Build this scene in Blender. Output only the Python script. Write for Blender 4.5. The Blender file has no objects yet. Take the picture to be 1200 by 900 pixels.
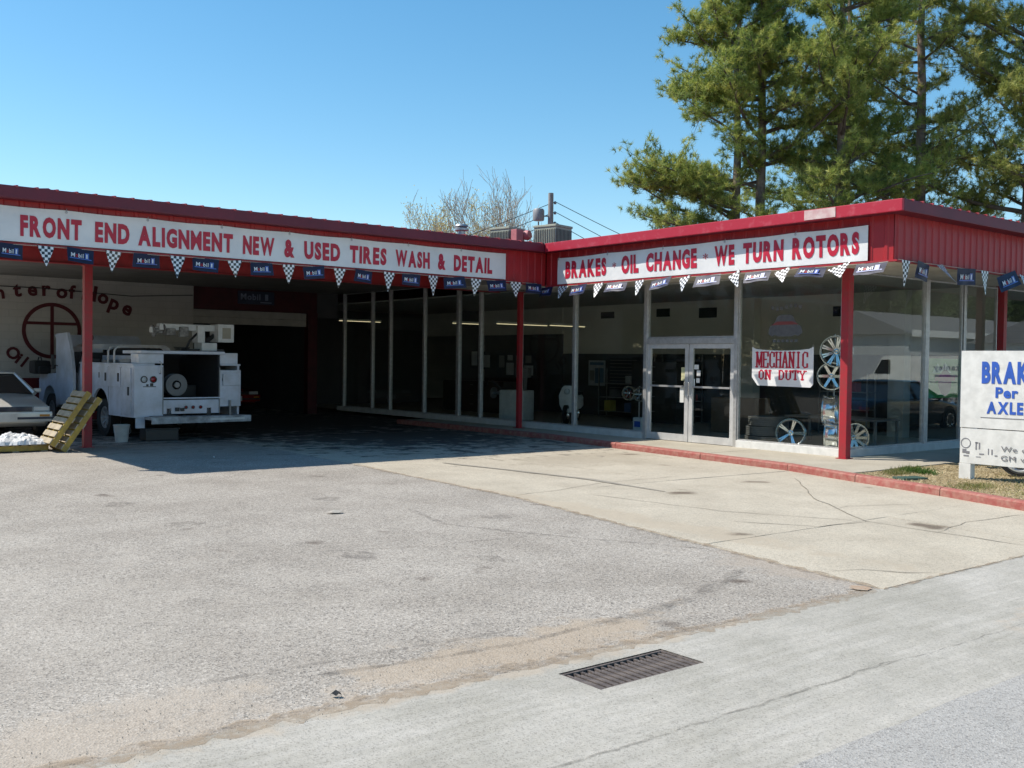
import bpy, bmesh, math, random
import numpy as np
from mathutils import Vector, Matrix
R = math.radians
sc = bpy.context.scene
col = sc.collection
random.seed(7)
rng = np.random.default_rng(11)

# ------------------------------------------------------------------ camera
cd = bpy.data.cameras.new('camera'); cam = bpy.data.objects.new('camera', cd); col.objects.link(cam)
YAW, PITCH, ROLL = R(51.31), R(1.30), R(-0.75)
_f = Vector((math.cos(YAW)*math.cos(PITCH), math.sin(YAW)*math.cos(PITCH), -math.sin(PITCH)))
_r = Vector((math.sin(YAW), -math.cos(YAW), 0)); _d = _f.cross(_r)
_r2 = _r*math.cos(ROLL)+_d*math.sin(ROLL); _d2 = -_r*math.sin(ROLL)+_d*math.cos(ROLL)
m = Matrix((( _r2.x, -_d2.x, -_f.x), (_r2.y, -_d2.y, -_f.y), (_r2.z, -_d2.z, -_f.z))).to_4x4()
m.translation = (0, 0, 1.786)
cam.matrix_world = m
cd.sensor_width = 36; cd.lens = 36*1185.2/1200
cd.clip_start = .1; cd.clip_end = 3000
sc.camera = cam
sc.render.resolution_x = 1024; sc.render.resolution_y = 768
# ------------------------------------------------------------------ light
w = bpy.data.worlds.new('World'); sc.world = w; w.use_nodes = True
nt = w.node_tree; bg = nt.nodes['Background']
sky = nt.nodes.new('ShaderNodeTexSky'); sky.sky_type = 'NISHITA'; sky.sun_disc = False
SUN_EL, SUN_AZ = R(51.6), R(-45)
sky.sun_elevation = SUN_EL; sky.sun_rotation = SUN_AZ
sky.altitude = 0; sky.air_density = 1.0; sky.dust_density = .3; sky.ozone_density = 1.0
bg.inputs['Strength'].default_value = .134
hs = nt.nodes.new('ShaderNodeHueSaturation'); hs.inputs['Saturation'].default_value = 1.32; hs.inputs['Hue'].default_value = .488
nt.links.new(sky.outputs[0], hs.inputs['Color']); nt.links.new(hs.outputs[0], bg.inputs['Color'])
sl = bpy.data.lights.new('sun', 'SUN'); so = bpy.data.objects.new('sun', sl); col.objects.link(so)
sl.energy = 4.6; sl.angle = R(.53); sl.color = (1.0, .93, .82)
so.rotation_euler = Vector((.56, -.56, -1)).to_track_quat('-Z', 'Y').to_euler()
sc.view_settings.view_transform = 'Standard'; sc.view_settings.look = 'None'
sc.view_settings.exposure = .35; sc.view_settings.gamma = 1
sc.cycles.max_bounces = 8; sc.cycles.diffuse_bounces = 3; sc.cycles.transparent_max_bounces = 16

# ------------------------------------------------------------------ materials
MATS = {}
def mat(name, c, rough=.6, metal=0, c2=None, scale=4, detail=4, bump=0, bscale=30, spec=.5, coat=0, emit=None, estr=1, fac=(.35, .65), trans=0):
    if name in MATS: return MATS[name]
    m = bpy.data.materials.new(name); m.use_nodes = True; MATS[name] = m
    n = m.node_tree.nodes; l = m.node_tree.links; p = n['Principled BSDF']
    p.inputs['Base Color'].default_value = (*c, 1); p.inputs['Roughness'].default_value = rough
    p.inputs['Metallic'].default_value = metal; p.inputs['Specular IOR Level'].default_value = spec
    p.inputs['Coat Weight'].default_value = coat
    tc = n.new('ShaderNodeTexCoord')
    if c2 is None: c2 = tuple(x*.82 for x in c)
    nz = n.new('ShaderNodeTexNoise'); nz.inputs['Scale'].default_value = scale; nz.inputs['Detail'].default_value = detail
    nz.inputs['Roughness'].default_value = .6
    l.new(tc.outputs['Object'], nz.inputs['Vector'])
    cr = n.new('ShaderNodeValToRGB'); cr.color_ramp.elements[0].position = fac[0]; cr.color_ramp.elements[1].position = fac[1]
    cr.color_ramp.elements[0].color = (*c2, 1); cr.color_ramp.elements[1].color = (*c, 1)
    l.new(nz.outputs['Fac'], cr.inputs['Fac']); l.new(cr.outputs['Color'], p.inputs['Base Color'])
    if bump:
        nb = n.new('ShaderNodeTexNoise'); nb.inputs['Scale'].default_value = bscale; nb.inputs['Detail'].default_value = 5
        l.new(tc.outputs['Object'], nb.inputs['Vector'])
        b = n.new('ShaderNodeBump'); b.inputs['Strength'].default_value = bump; b.inputs['Distance'].default_value = .02
        l.new(nb.outputs['Fac'], b.inputs['Height']); l.new(b.outputs['Normal'], p.inputs['Normal'])
    if emit:
        p.inputs['Emission Color'].default_value = (*emit, 1); p.inputs['Emission Strength'].default_value = estr
    if trans: p.inputs['Transmission Weight'].default_value = trans
    return m

def ground_mat(name, base, light, dark, agg, aggscale, patch, patchscale, rough=.9, bump=.4, dirt_shade=None, spots=0, streak=None):
    """aggregate speckle + broad patches + optional bands of soil or painted shade (y0,y1,x0,x1) + oil spots"""
    m = bpy.data.materials.new(name); m.use_nodes = True; MATS[name] = m
    n = m.node_tree.nodes; l = m.node_tree.links; p = n['Principled BSDF']
    p.inputs['Roughness'].default_value = rough; p.inputs['Specular IOR Level'].default_value = .25
    g = n.new('ShaderNodeNewGeometry'); pos = g.outputs['Position']
    def noise(s, d=4, r=.55):
        z = n.new('ShaderNodeTexNoise'); z.inputs['Scale'].default_value = s; z.inputs['Detail'].default_value = d; z.inputs['Roughness'].default_value = r
        l.new(pos, z.inputs['Vector']); return z.outputs['Fac']
    def ramp(src, a, b, ca=(0, 0, 0, 1), cb=(1, 1, 1, 1)):
        r = n.new('ShaderNodeValToRGB'); r.color_ramp.elements[0].position = a; r.color_ramp.elements[1].position = b
        r.color_ramp.elements[0].color = ca; r.color_ramp.elements[1].color = cb; l.new(src, r.inputs['Fac']); return r.outputs['Color']
    def mix(f, a, b, mode='MIX'):
        x = n.new('ShaderNodeMix'); x.data_type = 'RGBA'; x.blend_type = mode
        if isinstance(f, float): x.inputs['Factor'].default_value = f
        else: l.new(f, x.inputs['Factor'])
        for s, v in (('A', a), ('B', b)):
            k = [i for i in x.inputs if i.name == s and i.type == 'RGBA'][0]
            if isinstance(v, tuple): k.default_value = (*v, 1)
            else: l.new(v, k)
        return [o for o in x.outputs if o.type == 'RGBA'][0]
    v = n.new('ShaderNodeTexVoronoi'); v.inputs['Scale'].default_value = aggscale; l.new(pos, v.inputs['Vector'])
    sep = n.new('ShaderNodeSeparateColor'); l.new(v.outputs['Color'], sep.inputs['Color'])
    c = mix(ramp(sep.outputs[0], .55, .95), base, light)
    c = mix(ramp(sep.outputs[1], .72, .9), c, dark)
    c = mix(agg, base, c)
    c = mix(ramp(noise(patchscale, 6), .38, .66), c, patch, 'MULTIPLY')
    c = mix(ramp(noise(.35, 3), .35, .7), c, tuple(.55+.45*x for x in patch), 'MULTIPLY')
    c = mix(ramp(noise(14, 5, .7), .3, .75), mix(.28, c, dark), c)
    if streak:
        mp = n.new('ShaderNodeMapping'); mp.inputs['Scale'].default_value = (.55, 7, 1); l.new(pos, mp.inputs['Vector'])
        z = n.new('ShaderNodeTexNoise'); z.inputs['Scale'].default_value = 1.6; z.inputs['Detail'].default_value = 7; z.inputs['Roughness'].default_value = .65; l.new(mp.outputs[0], z.inputs['Vector'])
        c = mix(ramp(z.outputs['Fac'], .40, .68), c, streak, 'MULTIPLY')
    if spots:
        c = mix(ramp(noise(spots, 2, .4), .69, .76), c, (.42, .38, .36), 'MULTIPLY')
    if dirt_shade:
        for (cx, cy, rx, ry, dc, amt) in dirt_shade:
            sx = n.new('ShaderNodeVectorMath'); sx.operation = 'SUBTRACT'; l.new(pos, sx.inputs[0]); sx.inputs[1].default_value = (cx, cy, 0)
            mx = n.new('ShaderNodeVectorMath'); mx.operation = 'MULTIPLY'; l.new(sx.outputs[0], mx.inputs[0]); mx.inputs[1].default_value = (1/rx, 1/ry, 0)
            ln = n.new('ShaderNodeVectorMath'); ln.operation = 'LENGTH'; l.new(mx.outputs[0], ln.inputs[0])
            ad = n.new('ShaderNodeMath'); ad.operation = 'ADD'; l.new(ln.outputs['Value'], ad.inputs[0])
            nn = n.new('ShaderNodeMath'); nn.operation = 'MULTIPLY_ADD'; l.new(noise(2.2, 8, .7), nn.inputs[0]); nn.inputs[1].default_value = 3.6; nn.inputs[2].default_value = -1.8
            l.new(nn.outputs[0], ad.inputs[1])
            f = ramp(ad.outputs[0], .55, 1.15, (amt, amt, amt, 1), (0, 0, 0, 1))
            c = mix(f, c, dc)
    l.new(c, p.inputs['Base Color'])
    b = n.new('ShaderNodeBump'); b.inputs['Strength'].default_value = bump; b.inputs['Distance'].default_value = .006
    ma = n.new('ShaderNodeMath'); ma.operation = 'ADD'; l.new(v.outputs['Distance'], ma.inputs[0]); l.new(noise(60, 6), ma.inputs[1])
    l.new(ma.outputs[0], b.inputs['Height'])
    b2 = n.new('ShaderNodeBump'); b2.inputs['Strength'].default_value = .35; b2.inputs['Distance'].default_value = .05
    l.new(noise(3.0, 4), b2.inputs['Height']); l.new(b.outputs['Normal'], b2.inputs['Normal']); l.new(b2.outputs['Normal'], p.inputs['Normal'])
    return m

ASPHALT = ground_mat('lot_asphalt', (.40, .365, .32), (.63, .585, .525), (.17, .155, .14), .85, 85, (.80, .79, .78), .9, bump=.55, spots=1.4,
    dirt_shade=[(1.3, 4.85, 1.3, .5, (.44, .37, .295), .5), (4.05, 4.85, 1.5, .36, (.40, .32, .235), .62), (0, 7, 4, 4, (.42, .38, .33), .22), (7.5, 5.3, .5, 1.0, (.38, .32, .26), .5),
          (12, 26, 8.5, 8, (.04, .038, .036), .95), (7, 19, 3.5, 1.6, (.38, .34, .29), .6)])  # near-black patch paints the canopy's shade into the asphalt colour
CONC = ground_mat('gutter_concrete', (.495, .47, .425), (.575, .545, .495), (.25, .235, .21), .6, 130, (.80, .80, .78), 1.3, bump=.25, streak=(.84, .84, .82),
    dirt_shade=[(3.6, 4.5, 2.2, .16, (.42, .35, .27), .6), (8.0, 3.2, .9, .25, (.42, .34, .26), .5)])
DRIVE = ground_mat('driveway_concrete', (.535, .48, .385), (.62, .565, .47), (.28, .255, .21), .7, 110, (.84, .83, .82), 1.1, bump=.25, spots=1.1,
    dirt_shade=[(12.6, 13.6, 1.8, 1.2, (.30, .26, .20), .5), (8.3, 9, .35, 5, (.40, .34, .26), .6), (12.5, 21, 4.5, 5.6, (.07, .066, .062), .95)])  # last patch is painted shade, darkening the slabs under the canopy
STREET = ground_mat('street_asphalt', (.42, .405, .38), (.54, .525, .50), (.22, .21, .20), .75, 110, (.84, .84, .84), .8, bump=.55)
WALK = ground_mat('sidewalk_concrete', (.47, .43, .35), (.56, .52, .43), (.30, .27, .22), .5, 100, (.84, .83, .82), 1.2, bump=.2)

RED = mat('red_paint', (.38, .022, .028), .45, c2=(.28, .016, .022), scale=3, bump=.05)
REDL = mat('red_post_paint', (.40, .014, .028), .5, c2=(.30, .03, .035), scale=9, detail=9, bump=.08)
REDF = mat('faded_red_trim', (.42, .014, .038), .5, c2=(.50, .08, .11), scale=5, detail=8, fac=(.28, .46), bump=.1)
MAROON = mat('maroon_metal', (.16, .012, .03), .5, c2=(.12, .010, .026), scale=2)
BAYRED = mat('dark_bay_red', (.075, .008, .014), .6, c2=(.05, .006, .01))  # one even, darker red for the bay header and jamb
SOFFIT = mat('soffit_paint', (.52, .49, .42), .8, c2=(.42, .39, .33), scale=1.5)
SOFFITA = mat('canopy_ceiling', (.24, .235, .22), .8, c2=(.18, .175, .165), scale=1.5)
ALU = mat('aluminium', (.62, .62, .62), .38, .6, c2=(.5, .5, .5), scale=12)
WHITEP = mat('white_paint', (.74, .74, .72), .45, c2=(.62, .62, .60), scale=7, bump=.04)
VINYL = mat('white_banner_vinyl', (.80, .80, .80), .4, c2=(.70, .70, .71), scale=1.8, detail=6, bump=.5, bscale=3.5)
LETRED = mat('banner_red_print', (.52, .012, .045), .45, c2=(.44, .01, .035), scale=5)
BLOCK = None
DARKF = mat('dark_floor', (.09, .088, .085), .5, scale=3)
BLACK = mat('black_rubber', (.022, .022, .022), .75, bump=.2)
BLACKP = mat('black_plastic', (.03, .03, .032), .45)
DARK = mat('dark_interior', (.035, .037, .042), .85)
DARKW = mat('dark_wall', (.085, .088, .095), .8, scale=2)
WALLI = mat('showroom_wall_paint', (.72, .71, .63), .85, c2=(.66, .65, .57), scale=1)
CHROME = mat('chrome', (.86, .87, .88), .2, 1.0, c2=(.75, .76, .78))
STEEL = mat('galvanised_steel', (.50, .51, .52), .4, .7, c2=(.38, .39, .40), scale=9)
RUST = mat('rusty_iron', (.20, .165, .145), .65, .3, c2=(.10, .082, .075), scale=14, bump=.4, bscale=60)
TRUCKW = mat('truck_white_paint', (.66, .71, .82), .3, c2=(.47, .50, .55), scale=2.2, detail=9, coat=.3)
GREYM = mat('grey_metal', (.28, .28, .28), .5, .5)
TAILR = mat('red_lens', (.32, .01, .012), .2, coat=.5)
CLEAR = mat('clear_lens', (.6, .62, .62), .15, coat=.5)
WOOD = mat('pallet_wood', (.46, .39, .28), .8, c2=(.30, .25, .18), scale=6, bump=.3, bscale=20)
YEL = mat('yellow_pallet_paint', (.52, .35, .06), .7, c2=(.30, .20, .06), scale=7, detail=8, bump=.2)
PLASTIC = mat('white_plastic_sheet', (.82, .82, .82), .35)
NAVY = mat('navy_flag', (.014, .02, .058), .5, c2=(.010, .015, .045), scale=8, spec=.3)
FLAGW = mat('flag_white_print', (.72, .74, .78), .35, spec=.8)
FLAGB = mat('flag_blue_print', (.05, .11, .42), .35, spec=.8)
FLAGR = mat('flag_red_print', (.5, .02, .03), .4)
ROPE = mat('rope', (.55, .5, .4), .8)
BLUEP = mat('blue_sign_print', (.03, .11, .50), .5)
GREYP = mat('grey_sign_print', (.22, .22, .24), .6)
CARSIL = mat('silver_car_paint', (.66, .64, .60), .3, .15, coat=.6, scale=.8)
CARNAVY = mat('dark_blue_bumper', (.02, .03, .06), .3, coat=.5)
CARRED = mat('dark_red_car_paint', (.22, .01, .012), .25, coat=.8)
CARBLK = mat('black_car_paint', (.012, .013, .016), .15, coat=1)
CARGLASS = mat('car_window_glass', (.02, .025, .03), .06, spec=.8, coat=1)
BUCKET = mat('bucket_plastic', (.50, .50, .48), .5)
BARK = mat('pine_bark', (.26, .20, .155), .9, c2=(.12, .09, .07), scale=4, detail=8, bump=.8, bscale=9)
BARKD = mat('branch_bark', (.15, .12, .10), .9, c2=(.09, .07, .06), scale=5)
TWIG = mat('bare_twig_bark', (.46, .38, .30), .9, c2=(.32, .26, .20), scale=3)
CONDG = mat('condenser_green', (.42, .45, .36), .6)
DKGRILL = mat('condenser_grille', (.06, .062, .06), .7)
ORANGE = mat('dirt_stain', (.34, .22, .14), .95, c2=(.40, .34, .27), scale=16, detail=9)
CRACK = mat('crack_fill', (.24, .21, .17), .95, c2=(.15, .13, .10), scale=5)
TAR = mat('tar_strip', (.24, .215, .18), .9, c2=(.32, .29, .24), scale=6)
GREEN = mat('green_poster', (.02, .32, .06), .5)
PURPLE = mat('purple_print', (.22, .08, .24), .5)
CURB = mat('red_curb_paint', (.31, .085, .072), .8, c2=(.37, .19, .15), scale=9, detail=9, fac=(.30, .62), bump=.4, bscale=25)
GLOWT = mat('fluorescent_tube', (.8, .8, .7), .5, emit=(1, .86, .5), estr=.7)
POLEW = mat('weathered_pole', (.34, .33, .32), .8, c2=(.22, .21, .2), scale=6)
HOUSE = mat('house_siding', (.50, .52, .54), .7); ROOFG = mat('house_shingle', (.20, .20, .21), .9)

def block_mat():
    m = bpy.data.materials.new('painted_block_wall'); m.use_nodes = True
    n = m.node_tree.nodes; l = m.node_tree.links; p = n['Principled BSDF']; p.inputs['Roughness'].default_value = .8
    g = n.new('ShaderNodeNewGeometry'); mp = n.new('ShaderNodeMapping'); mp.inputs['Rotation'].default_value = (R(90), 0, 0)
    l.new(g.outputs['Position'], mp.inputs['Vector'])
    b = n.new('ShaderNodeTexBrick'); b.inputs['Scale'].default_value = 1; b.inputs['Brick Width'].default_value = .4; b.inputs['Row Height'].default_value = .2
    b.inputs['Mortar Size'].default_value = .008; b.inputs['Color1'].default_value = (.60, .585, .55, 1); b.inputs['Color2'].default_value = (.555, .54, .51, 1)
    b.inputs['Mortar'].default_value = (.50, .49, .46, 1); l.new(mp.outputs[0], b.inputs['Vector'])
    z = n.new('ShaderNodeTexNoise'); z.inputs['Scale'].default_value = .9; z.inputs['Detail'].default_value = 7; l.new(g.outputs['Position'], z.inputs['Vector'])
    x = n.new('ShaderNodeMix'); x.data_type = 'RGBA'; x.blend_type = 'MULTIPLY'; x.inputs['Factor'].default_value = .35
    l.new(b.outputs['Color'], x.inputs[6]); l.new(z.outputs['Fac'], x.inputs[7]); l.new(x.outputs[2], p.inputs['Base Color'])
    bu = n.new('ShaderNodeBump'); bu.inputs['Strength'].default_value = .5; bu.inputs['Distance'].default_value = .01; bu.invert = True
    l.new(b.outputs['Fac'], bu.inputs['Height']); l.new(bu.outputs['Normal'], p.inputs['Normal'])
    return m
BLOCK = block_mat()

def glass_mat(name, tint=.93, refl=.10):
    m = bpy.data.materials.new(name); m.use_nodes = True; n = m.node_tree.nodes; l = m.node_tree.links
    n.remove(n['Principled BSDF']); out = n['Material Output']
    t = n.new('ShaderNodeBsdfTransparent'); t.inputs['Color'].default_value = (tint, tint*1.02, tint*1.01, 1)
    g = n.new('ShaderNodeBsdfGlossy'); g.inputs['Roughness'].default_value = .01; g.inputs['Color'].default_value = (.9, .95, .95, 1)
    lw = n.new('ShaderNodeLayerWeight'); lw.inputs['Blend'].default_value = .5
    pw = n.new('ShaderNodeMath'); pw.operation = 'POWER'; l.new(lw.outputs['Facing'], pw.inputs[0]); pw.inputs[1].default_value = 4.5
    f1 = n.new('ShaderNodeMath'); f1.operation = 'MULTIPLY_ADD'; l.new(pw.outputs[0], f1.inputs[0]); f1.inputs[1].default_value = .9; f1.inputs[2].default_value = refl
    ng = n.new('ShaderNodeNewGeometry'); bk = n.new('ShaderNodeMath'); bk.operation = 'SUBTRACT'; bk.inputs[0].default_value = 1; l.new(ng.outputs['Backfacing'], bk.inputs[1])
    f = n.new('ShaderNodeMath'); f.operation = 'MULTIPLY'; f.use_clamp = True; l.new(f1.outputs[0], f.inputs[0]); l.new(bk.outputs[0], f.inputs[1])
    z = n.new('ShaderNodeTexNoise'); z.inputs['Scale'].default_value = .8; z.inputs['Detail'].default_value = 1
    ge = n.new('ShaderNodeNewGeometry'); l.new(ge.outputs['Position'], z.inputs['Vector'])
    b = n.new('ShaderNodeBump'); b.inputs['Strength'].default_value = .03; b.inputs['Distance'].default_value = .02
    l.new(z.outputs['Fac'], b.inputs['Height']); l.new(b.outputs['Normal'], g.inputs['Normal'])
    x = n.new('ShaderNodeMixShader'); l.new(f.outputs[0], x.inputs[0]); l.new(t.outputs[0], x.inputs[1]); l.new(g.outputs[0], x.inputs[2])
    l.new(x.outputs[0], out.inputs['Surface']); return m
GLASS = glass_mat('window_glass', .93, .045); GLASSC = glass_mat('mirroring_window_glass', .88, .15)

def checker_mat():
    m = bpy.data.materials.new('black_white_check'); m.use_nodes = True; n = m.node_tree.nodes; l = m.node_tree.links
    p = n['Principled BSDF']; p.inputs['Roughness'].default_value = .35; p.inputs['Specular IOR Level'].default_value = .8
    uv = n.new('ShaderNodeUVMap'); uv.uv_map = 'UVMap'
    c = n.new('ShaderNodeTexChecker'); c.inputs['Scale'].default_value = 1
    c.inputs['Color1'].default_value = (.80, .82, .84, 1); c.inputs['Color2'].default_value = (.012, .013, .016, 1)
    l.new(uv.outputs[0], c.inputs['Vector']); l.new(c.outputs[0], p.inputs['Base Color']); return m
CHECK = checker_mat()

def leaf_mat(name, ca, cb, cc, rough=.55):
    m = bpy.data.materials.new(name); m.use_nodes = True; n = m.node_tree.nodes; l = m.node_tree.links; p = n['Principled BSDF']
    a = n.new('ShaderNodeAttribute'); a.attribute_name = 'tone'
    r = n.new('ShaderNodeValToRGB'); r.color_ramp.elements[0].color = (*ca, 1); r.color_ramp.elements[1].color = (*cc, 1)
    e = r.color_ramp.elements.new(.5); e.color = (*cb, 1)
    l.new(a.outputs['Fac'], r.inputs['Fac']); l.new(r.outputs[0], p.inputs['Base Color']); p.inputs['Roughness'].default_value = rough
    t = n.new('ShaderNodeBsdfTranslucent'); l.new(r.outputs[0], t.inputs['Color'])
    x = n.new('ShaderNodeMixShader'); x.inputs[0].default_value = .42; l.new(p.outputs[0], x.inputs[1]); l.new(t.outputs[0], x.inputs[2])
    l.new(x.outputs[0], n['Material Output'].inputs['Surface']); return m
NEEDLE = leaf_mat('pine_needles', (.13, .19, .045), (.31, .39, .085), (.55, .56, .15))
NEEDLE2 = leaf_mat('pine_needles_olive', (.15, .195, .055), (.35, .40, .10), (.58, .55, .17))
LEAF = leaf_mat('broad_leaves', (.03, .06, .02), (.07, .12, .03), (.12, .17, .05))
SPARSE = leaf_mat('early_spring_leaves', (.45, .36, .12), (.58, .46, .16), (.52, .50, .22))
GRASS = leaf_mat('grass_blades', (.10, .15, .03), (.30, .28, .10), (.50, .42, .20))
STRAW = leaf_mat('straw_mulch', (.35, .28, .17), (.52, .43, .26), (.68, .58, .38))

# ------------------------------------------------------------------ mesh helpers
class MB:
    def __init__(s): s.v = []; s.f = []; s.uv = None
    def add(s, vs, fs):
        o = len(s.v); s.v += [tuple(x) for x in vs]; s.f += [tuple(i+o for i in f) for f in fs]; return s
    def box(s, a, b, M=None):
        x0, y0, z0 = a; x1, y1, z1 = b
        vs = [Vector(p) for p in ((x0, y0, z0), (x1, y0, z0), (x1, y1, z0), (x0, y1, z0), (x0, y0, z1), (x1, y0, z1), (x1, y1, z1), (x0, y1, z1))]
        if M: vs = [M @ v for v in vs]
        return s.add(vs, ((0, 3, 2, 1), (4, 5, 6, 7), (0, 1, 5, 4), (1, 2, 6, 5), (2, 3, 7, 6), (3, 0, 4, 7)))
    def bbox(s, a, b, r=.01, M=None):
        """bevelled box"""
        bm = bmesh.new(); bmesh.ops.create_cube(bm, size=1)
        c = [(a[i]+b[i])/2 for i in range(3)]; d = [abs(b[i]-a[i]) for i in range(3)]
        for v in bm.verts: v.co = Vector((v.co.x*d[0]+c[0], v.co.y*d[1]+c[1], v.co.z*d[2]+c[2]))
        bmesh.ops.bevel(bm, geom=list(bm.edges), offset=min(r, min(d)*.4), segments=2, affect='EDGES', profile=.7)
        if M: bm.transform(M)
        bm.verts.index_update(); s.add([v.co.copy() for v in bm.verts], [[v.index for v in f.verts] for f in bm.faces]); bm.free(); return s
    def tube(s, pts, r, n=8, caps=True):
        pts = [Vector(p) for p in pts]; k = len(pts); rs = r if isinstance(r, (list, tuple)) else [r]*k
        vs = []; up = None
        for i, p in enumerate(pts):
            t = (pts[min(i+1, k-1)]-pts[max(i-1, 0)]).normalized()
            if up is None: up = Vector((0, 0, 1)) if abs(t.z) < .9 else Vector((1, 0, 0))
            a = t.cross(up).normalized(); b = a.cross(t).normalized(); up = b
            for j in range(n):
                th = 2*math.pi*j/n; vs.append(p+(a*math.cos(th)+b*math.sin(th))*rs[i])
        fs = [(i*n+j, i*n+(j+1) % n, (i+1)*n+(j+1) % n, (i+1)*n+j) for i in range(k-1) for j in range(n)]
        if caps: fs += [tuple(range(n))[::-1], tuple(range((k-1)*n, k*n))]
        return s.add(vs, fs)
    def lathe(s, prof, n=24, M=None, closed=False):
        """prof (r, h) about local z"""
        vs = [Vector((r*math.cos(2*math.pi*j/n), r*math.sin(2*math.pi*j/n), h)) for r, h in prof for j in range(n)]
        if M: vs = [M @ v for v in vs]
        k = len(prof); rng_ = range(k) if closed else range(k-1)
        fs = [(i*n+j, i*n+(j+1) % n, ((i+1) % k)*n+(j+1) % n, ((i+1) % k)*n+j) for i in rng_ for j in range(n)]
        return s.add(vs, fs)
    def prism(s, poly, a, b, plane='xz', M=None):
        """extrude a 2D outline between a and b along the missing axis"""
        def P(u, v, w):
            return {'xz': (u, w, v), 'yz': (w, u, v), 'xy': (u, v, w)}[plane]
        n = len(poly); vs = [Vector(P(u, v, a)) for u, v in poly]+[Vector(P(u, v, b)) for u, v in poly]
        if M: vs = [M @ v for v in vs]
        fs = [tuple(range(n)), tuple(range(2*n-1, n-1, -1))]+[(i, i+n, (i+1) % n+n, (i+1) % n) for i in range(n)]
        return s.add(vs, fs)
    def loft(s, rings, cap=True):
        n = len(rings[0]); vs = [p for r in rings for p in r]
        fs = [(i*n+j, i*n+(j+1) % n, (i+1)*n+(j+1) % n, (i+1)*n+j) for i in range(len(rings)-1) for j in range(n)]
        if cap: fs += [tuple(range(n))[::-1], tuple(range((len(rings)-1)*n, len(rings)*n))]
        return s.add(vs, fs)
    def mesh(s, name, material, smooth=False, off=None):
        me = bpy.data.meshes.new(name)
        vs = s.v if off is None else [(x-off[0], y-off[1], z-off[2]) for x, y, z in s.v]
        me.from_pydata(vs, [], s.f)
        bm = bmesh.new(); bm.from_mesh(me); bmesh.ops.recalc_face_normals(bm, faces=bm.faces)
        if smooth:
            for f in bm.faces: f.smooth = True
            for e in bm.edges:
                if len(e.link_faces) == 2 and e.calc_face_angle(0) > R(38): e.smooth = False
        bm.to_mesh(me); bm.free()
        me.materials.append(material)
        return me
    def build(s, name, material, parent=None, world=True, smooth=False, kind=None, label=None):
        off = None
        if parent is not None and world: off = root_off(parent)
        o = bpy.data.objects.new(name, s.mesh(name, material, smooth, off)); col.objects.link(o)
        if parent: o.parent = parent
        if kind: o['kind'] = kind
        if label: o['label'] = label
        return o
def root_off(p):
    o = Vector((0, 0, 0))
    while p is not None: o += p.location; p = p.parent
    return o
def thing(name, label, cat, loc=(0, 0, 0), rz=0, group=None):
    o = bpy.data.objects.new(name, None); col.objects.link(o); o.location = loc; o.rotation_euler = (0, 0, rz); o.empty_display_size = .2
    return tag(o, label, cat, group)
def tag(o, label, cat, group=None):
    o['label'] = label; o['category'] = cat
    if group: o['group'] = group
    return o
def structure(o): o['kind'] = 'structure'; return o
def obj(name, me, parent=None, M=None):
    o = bpy.data.objects.new(name, me); col.objects.link(o)
    if parent: o.parent = parent
    if M: o.matrix_local = M
    return o
def copy_tree(o, parent=None):
    c = o.copy(); col.objects.link(c); c.parent = parent
    for ch in list(o.children): copy_tree(ch, c)
    return c

# lettering: the built-in font turned into mesh, scaled to a width and height
_tc = {}
def text_data(txt, bold=.02, depth=.002):
    k = (txt, bold)
    if k in _tc: return _tc[k]
    cu = bpy.data.curves.new('lettering', 'FONT'); cu.body = txt; cu.size = 1; cu.offset = bold; cu.resolution_u = 3; cu.space_character = 1.12
    o = bpy.data.objects.new('lettering', cu); col.objects.link(o)
    dg = bpy.context.evaluated_depsgraph_get(); dg.update()
    me = bpy.data.meshes.new_from_object(o.evaluated_get(dg))
    vs = [v.co.copy() for v in me.vertices]; fs = [tuple(p.vertices) for p in me.polygons]
    bpy.data.objects.remove(o); bpy.data.curves.remove(cu); bpy.data.meshes.remove(me)
    x0 = min(v.x for v in vs); x1 = max(v.x for v in vs); y0 = min(v.y for v in vs); y1 = max(v.y for v in vs)
    _tc[k] = ([((v.x-x0)/(x1-x0), (v.y-y0)/(y1-y0)) for v in vs], fs, (x1-x0)/(y1-y0)); return _tc[k]
def lettering(txt, O, U, W, w_, h, material, parent, bold=.02, warp=None, world=True, label=None, name='lettering', th=.003):
    pts, fs, asp = text_data(txt, bold)
    if w_ is None: w_ = h*asp
    O = Vector(O); U = Vector(U).normalized(); W = Vector(W).normalized(); N = U.cross(W)
    if O is not None and world and parent is not None: O = O-root_off(parent)
    vs = []
    for (x, y) in pts:
        p = O+U*(x*w_)+W*(y*h)
        if warp: p = p+N*warp(x*w_, y*h)
        vs.append(p)
    k = len(vs); vs2 = vs+[p+N*th for p in vs]
    from collections import Counter
    ed = Counter(); od = {}
    for f in fs:
        for i in range(len(f)):
            a, b = f[i], f[(i+1) % len(f)]; e = (min(a, b), max(a, b)); ed[e] += 1; od[e] = (a, b)
    faces = [tuple(i+k for i in f) for f in fs]+[(od[e][0], od[e][1], od[e][1]+k, od[e][0]+k) for e, c in ed.items() if c == 1]
    me = bpy.data.meshes.new(name); me.from_pydata([tuple(v) for v in vs2], [], faces); me.materials.append(material)
    o = obj(name, me, parent)
    if label: o['label'] = label
    return o

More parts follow.
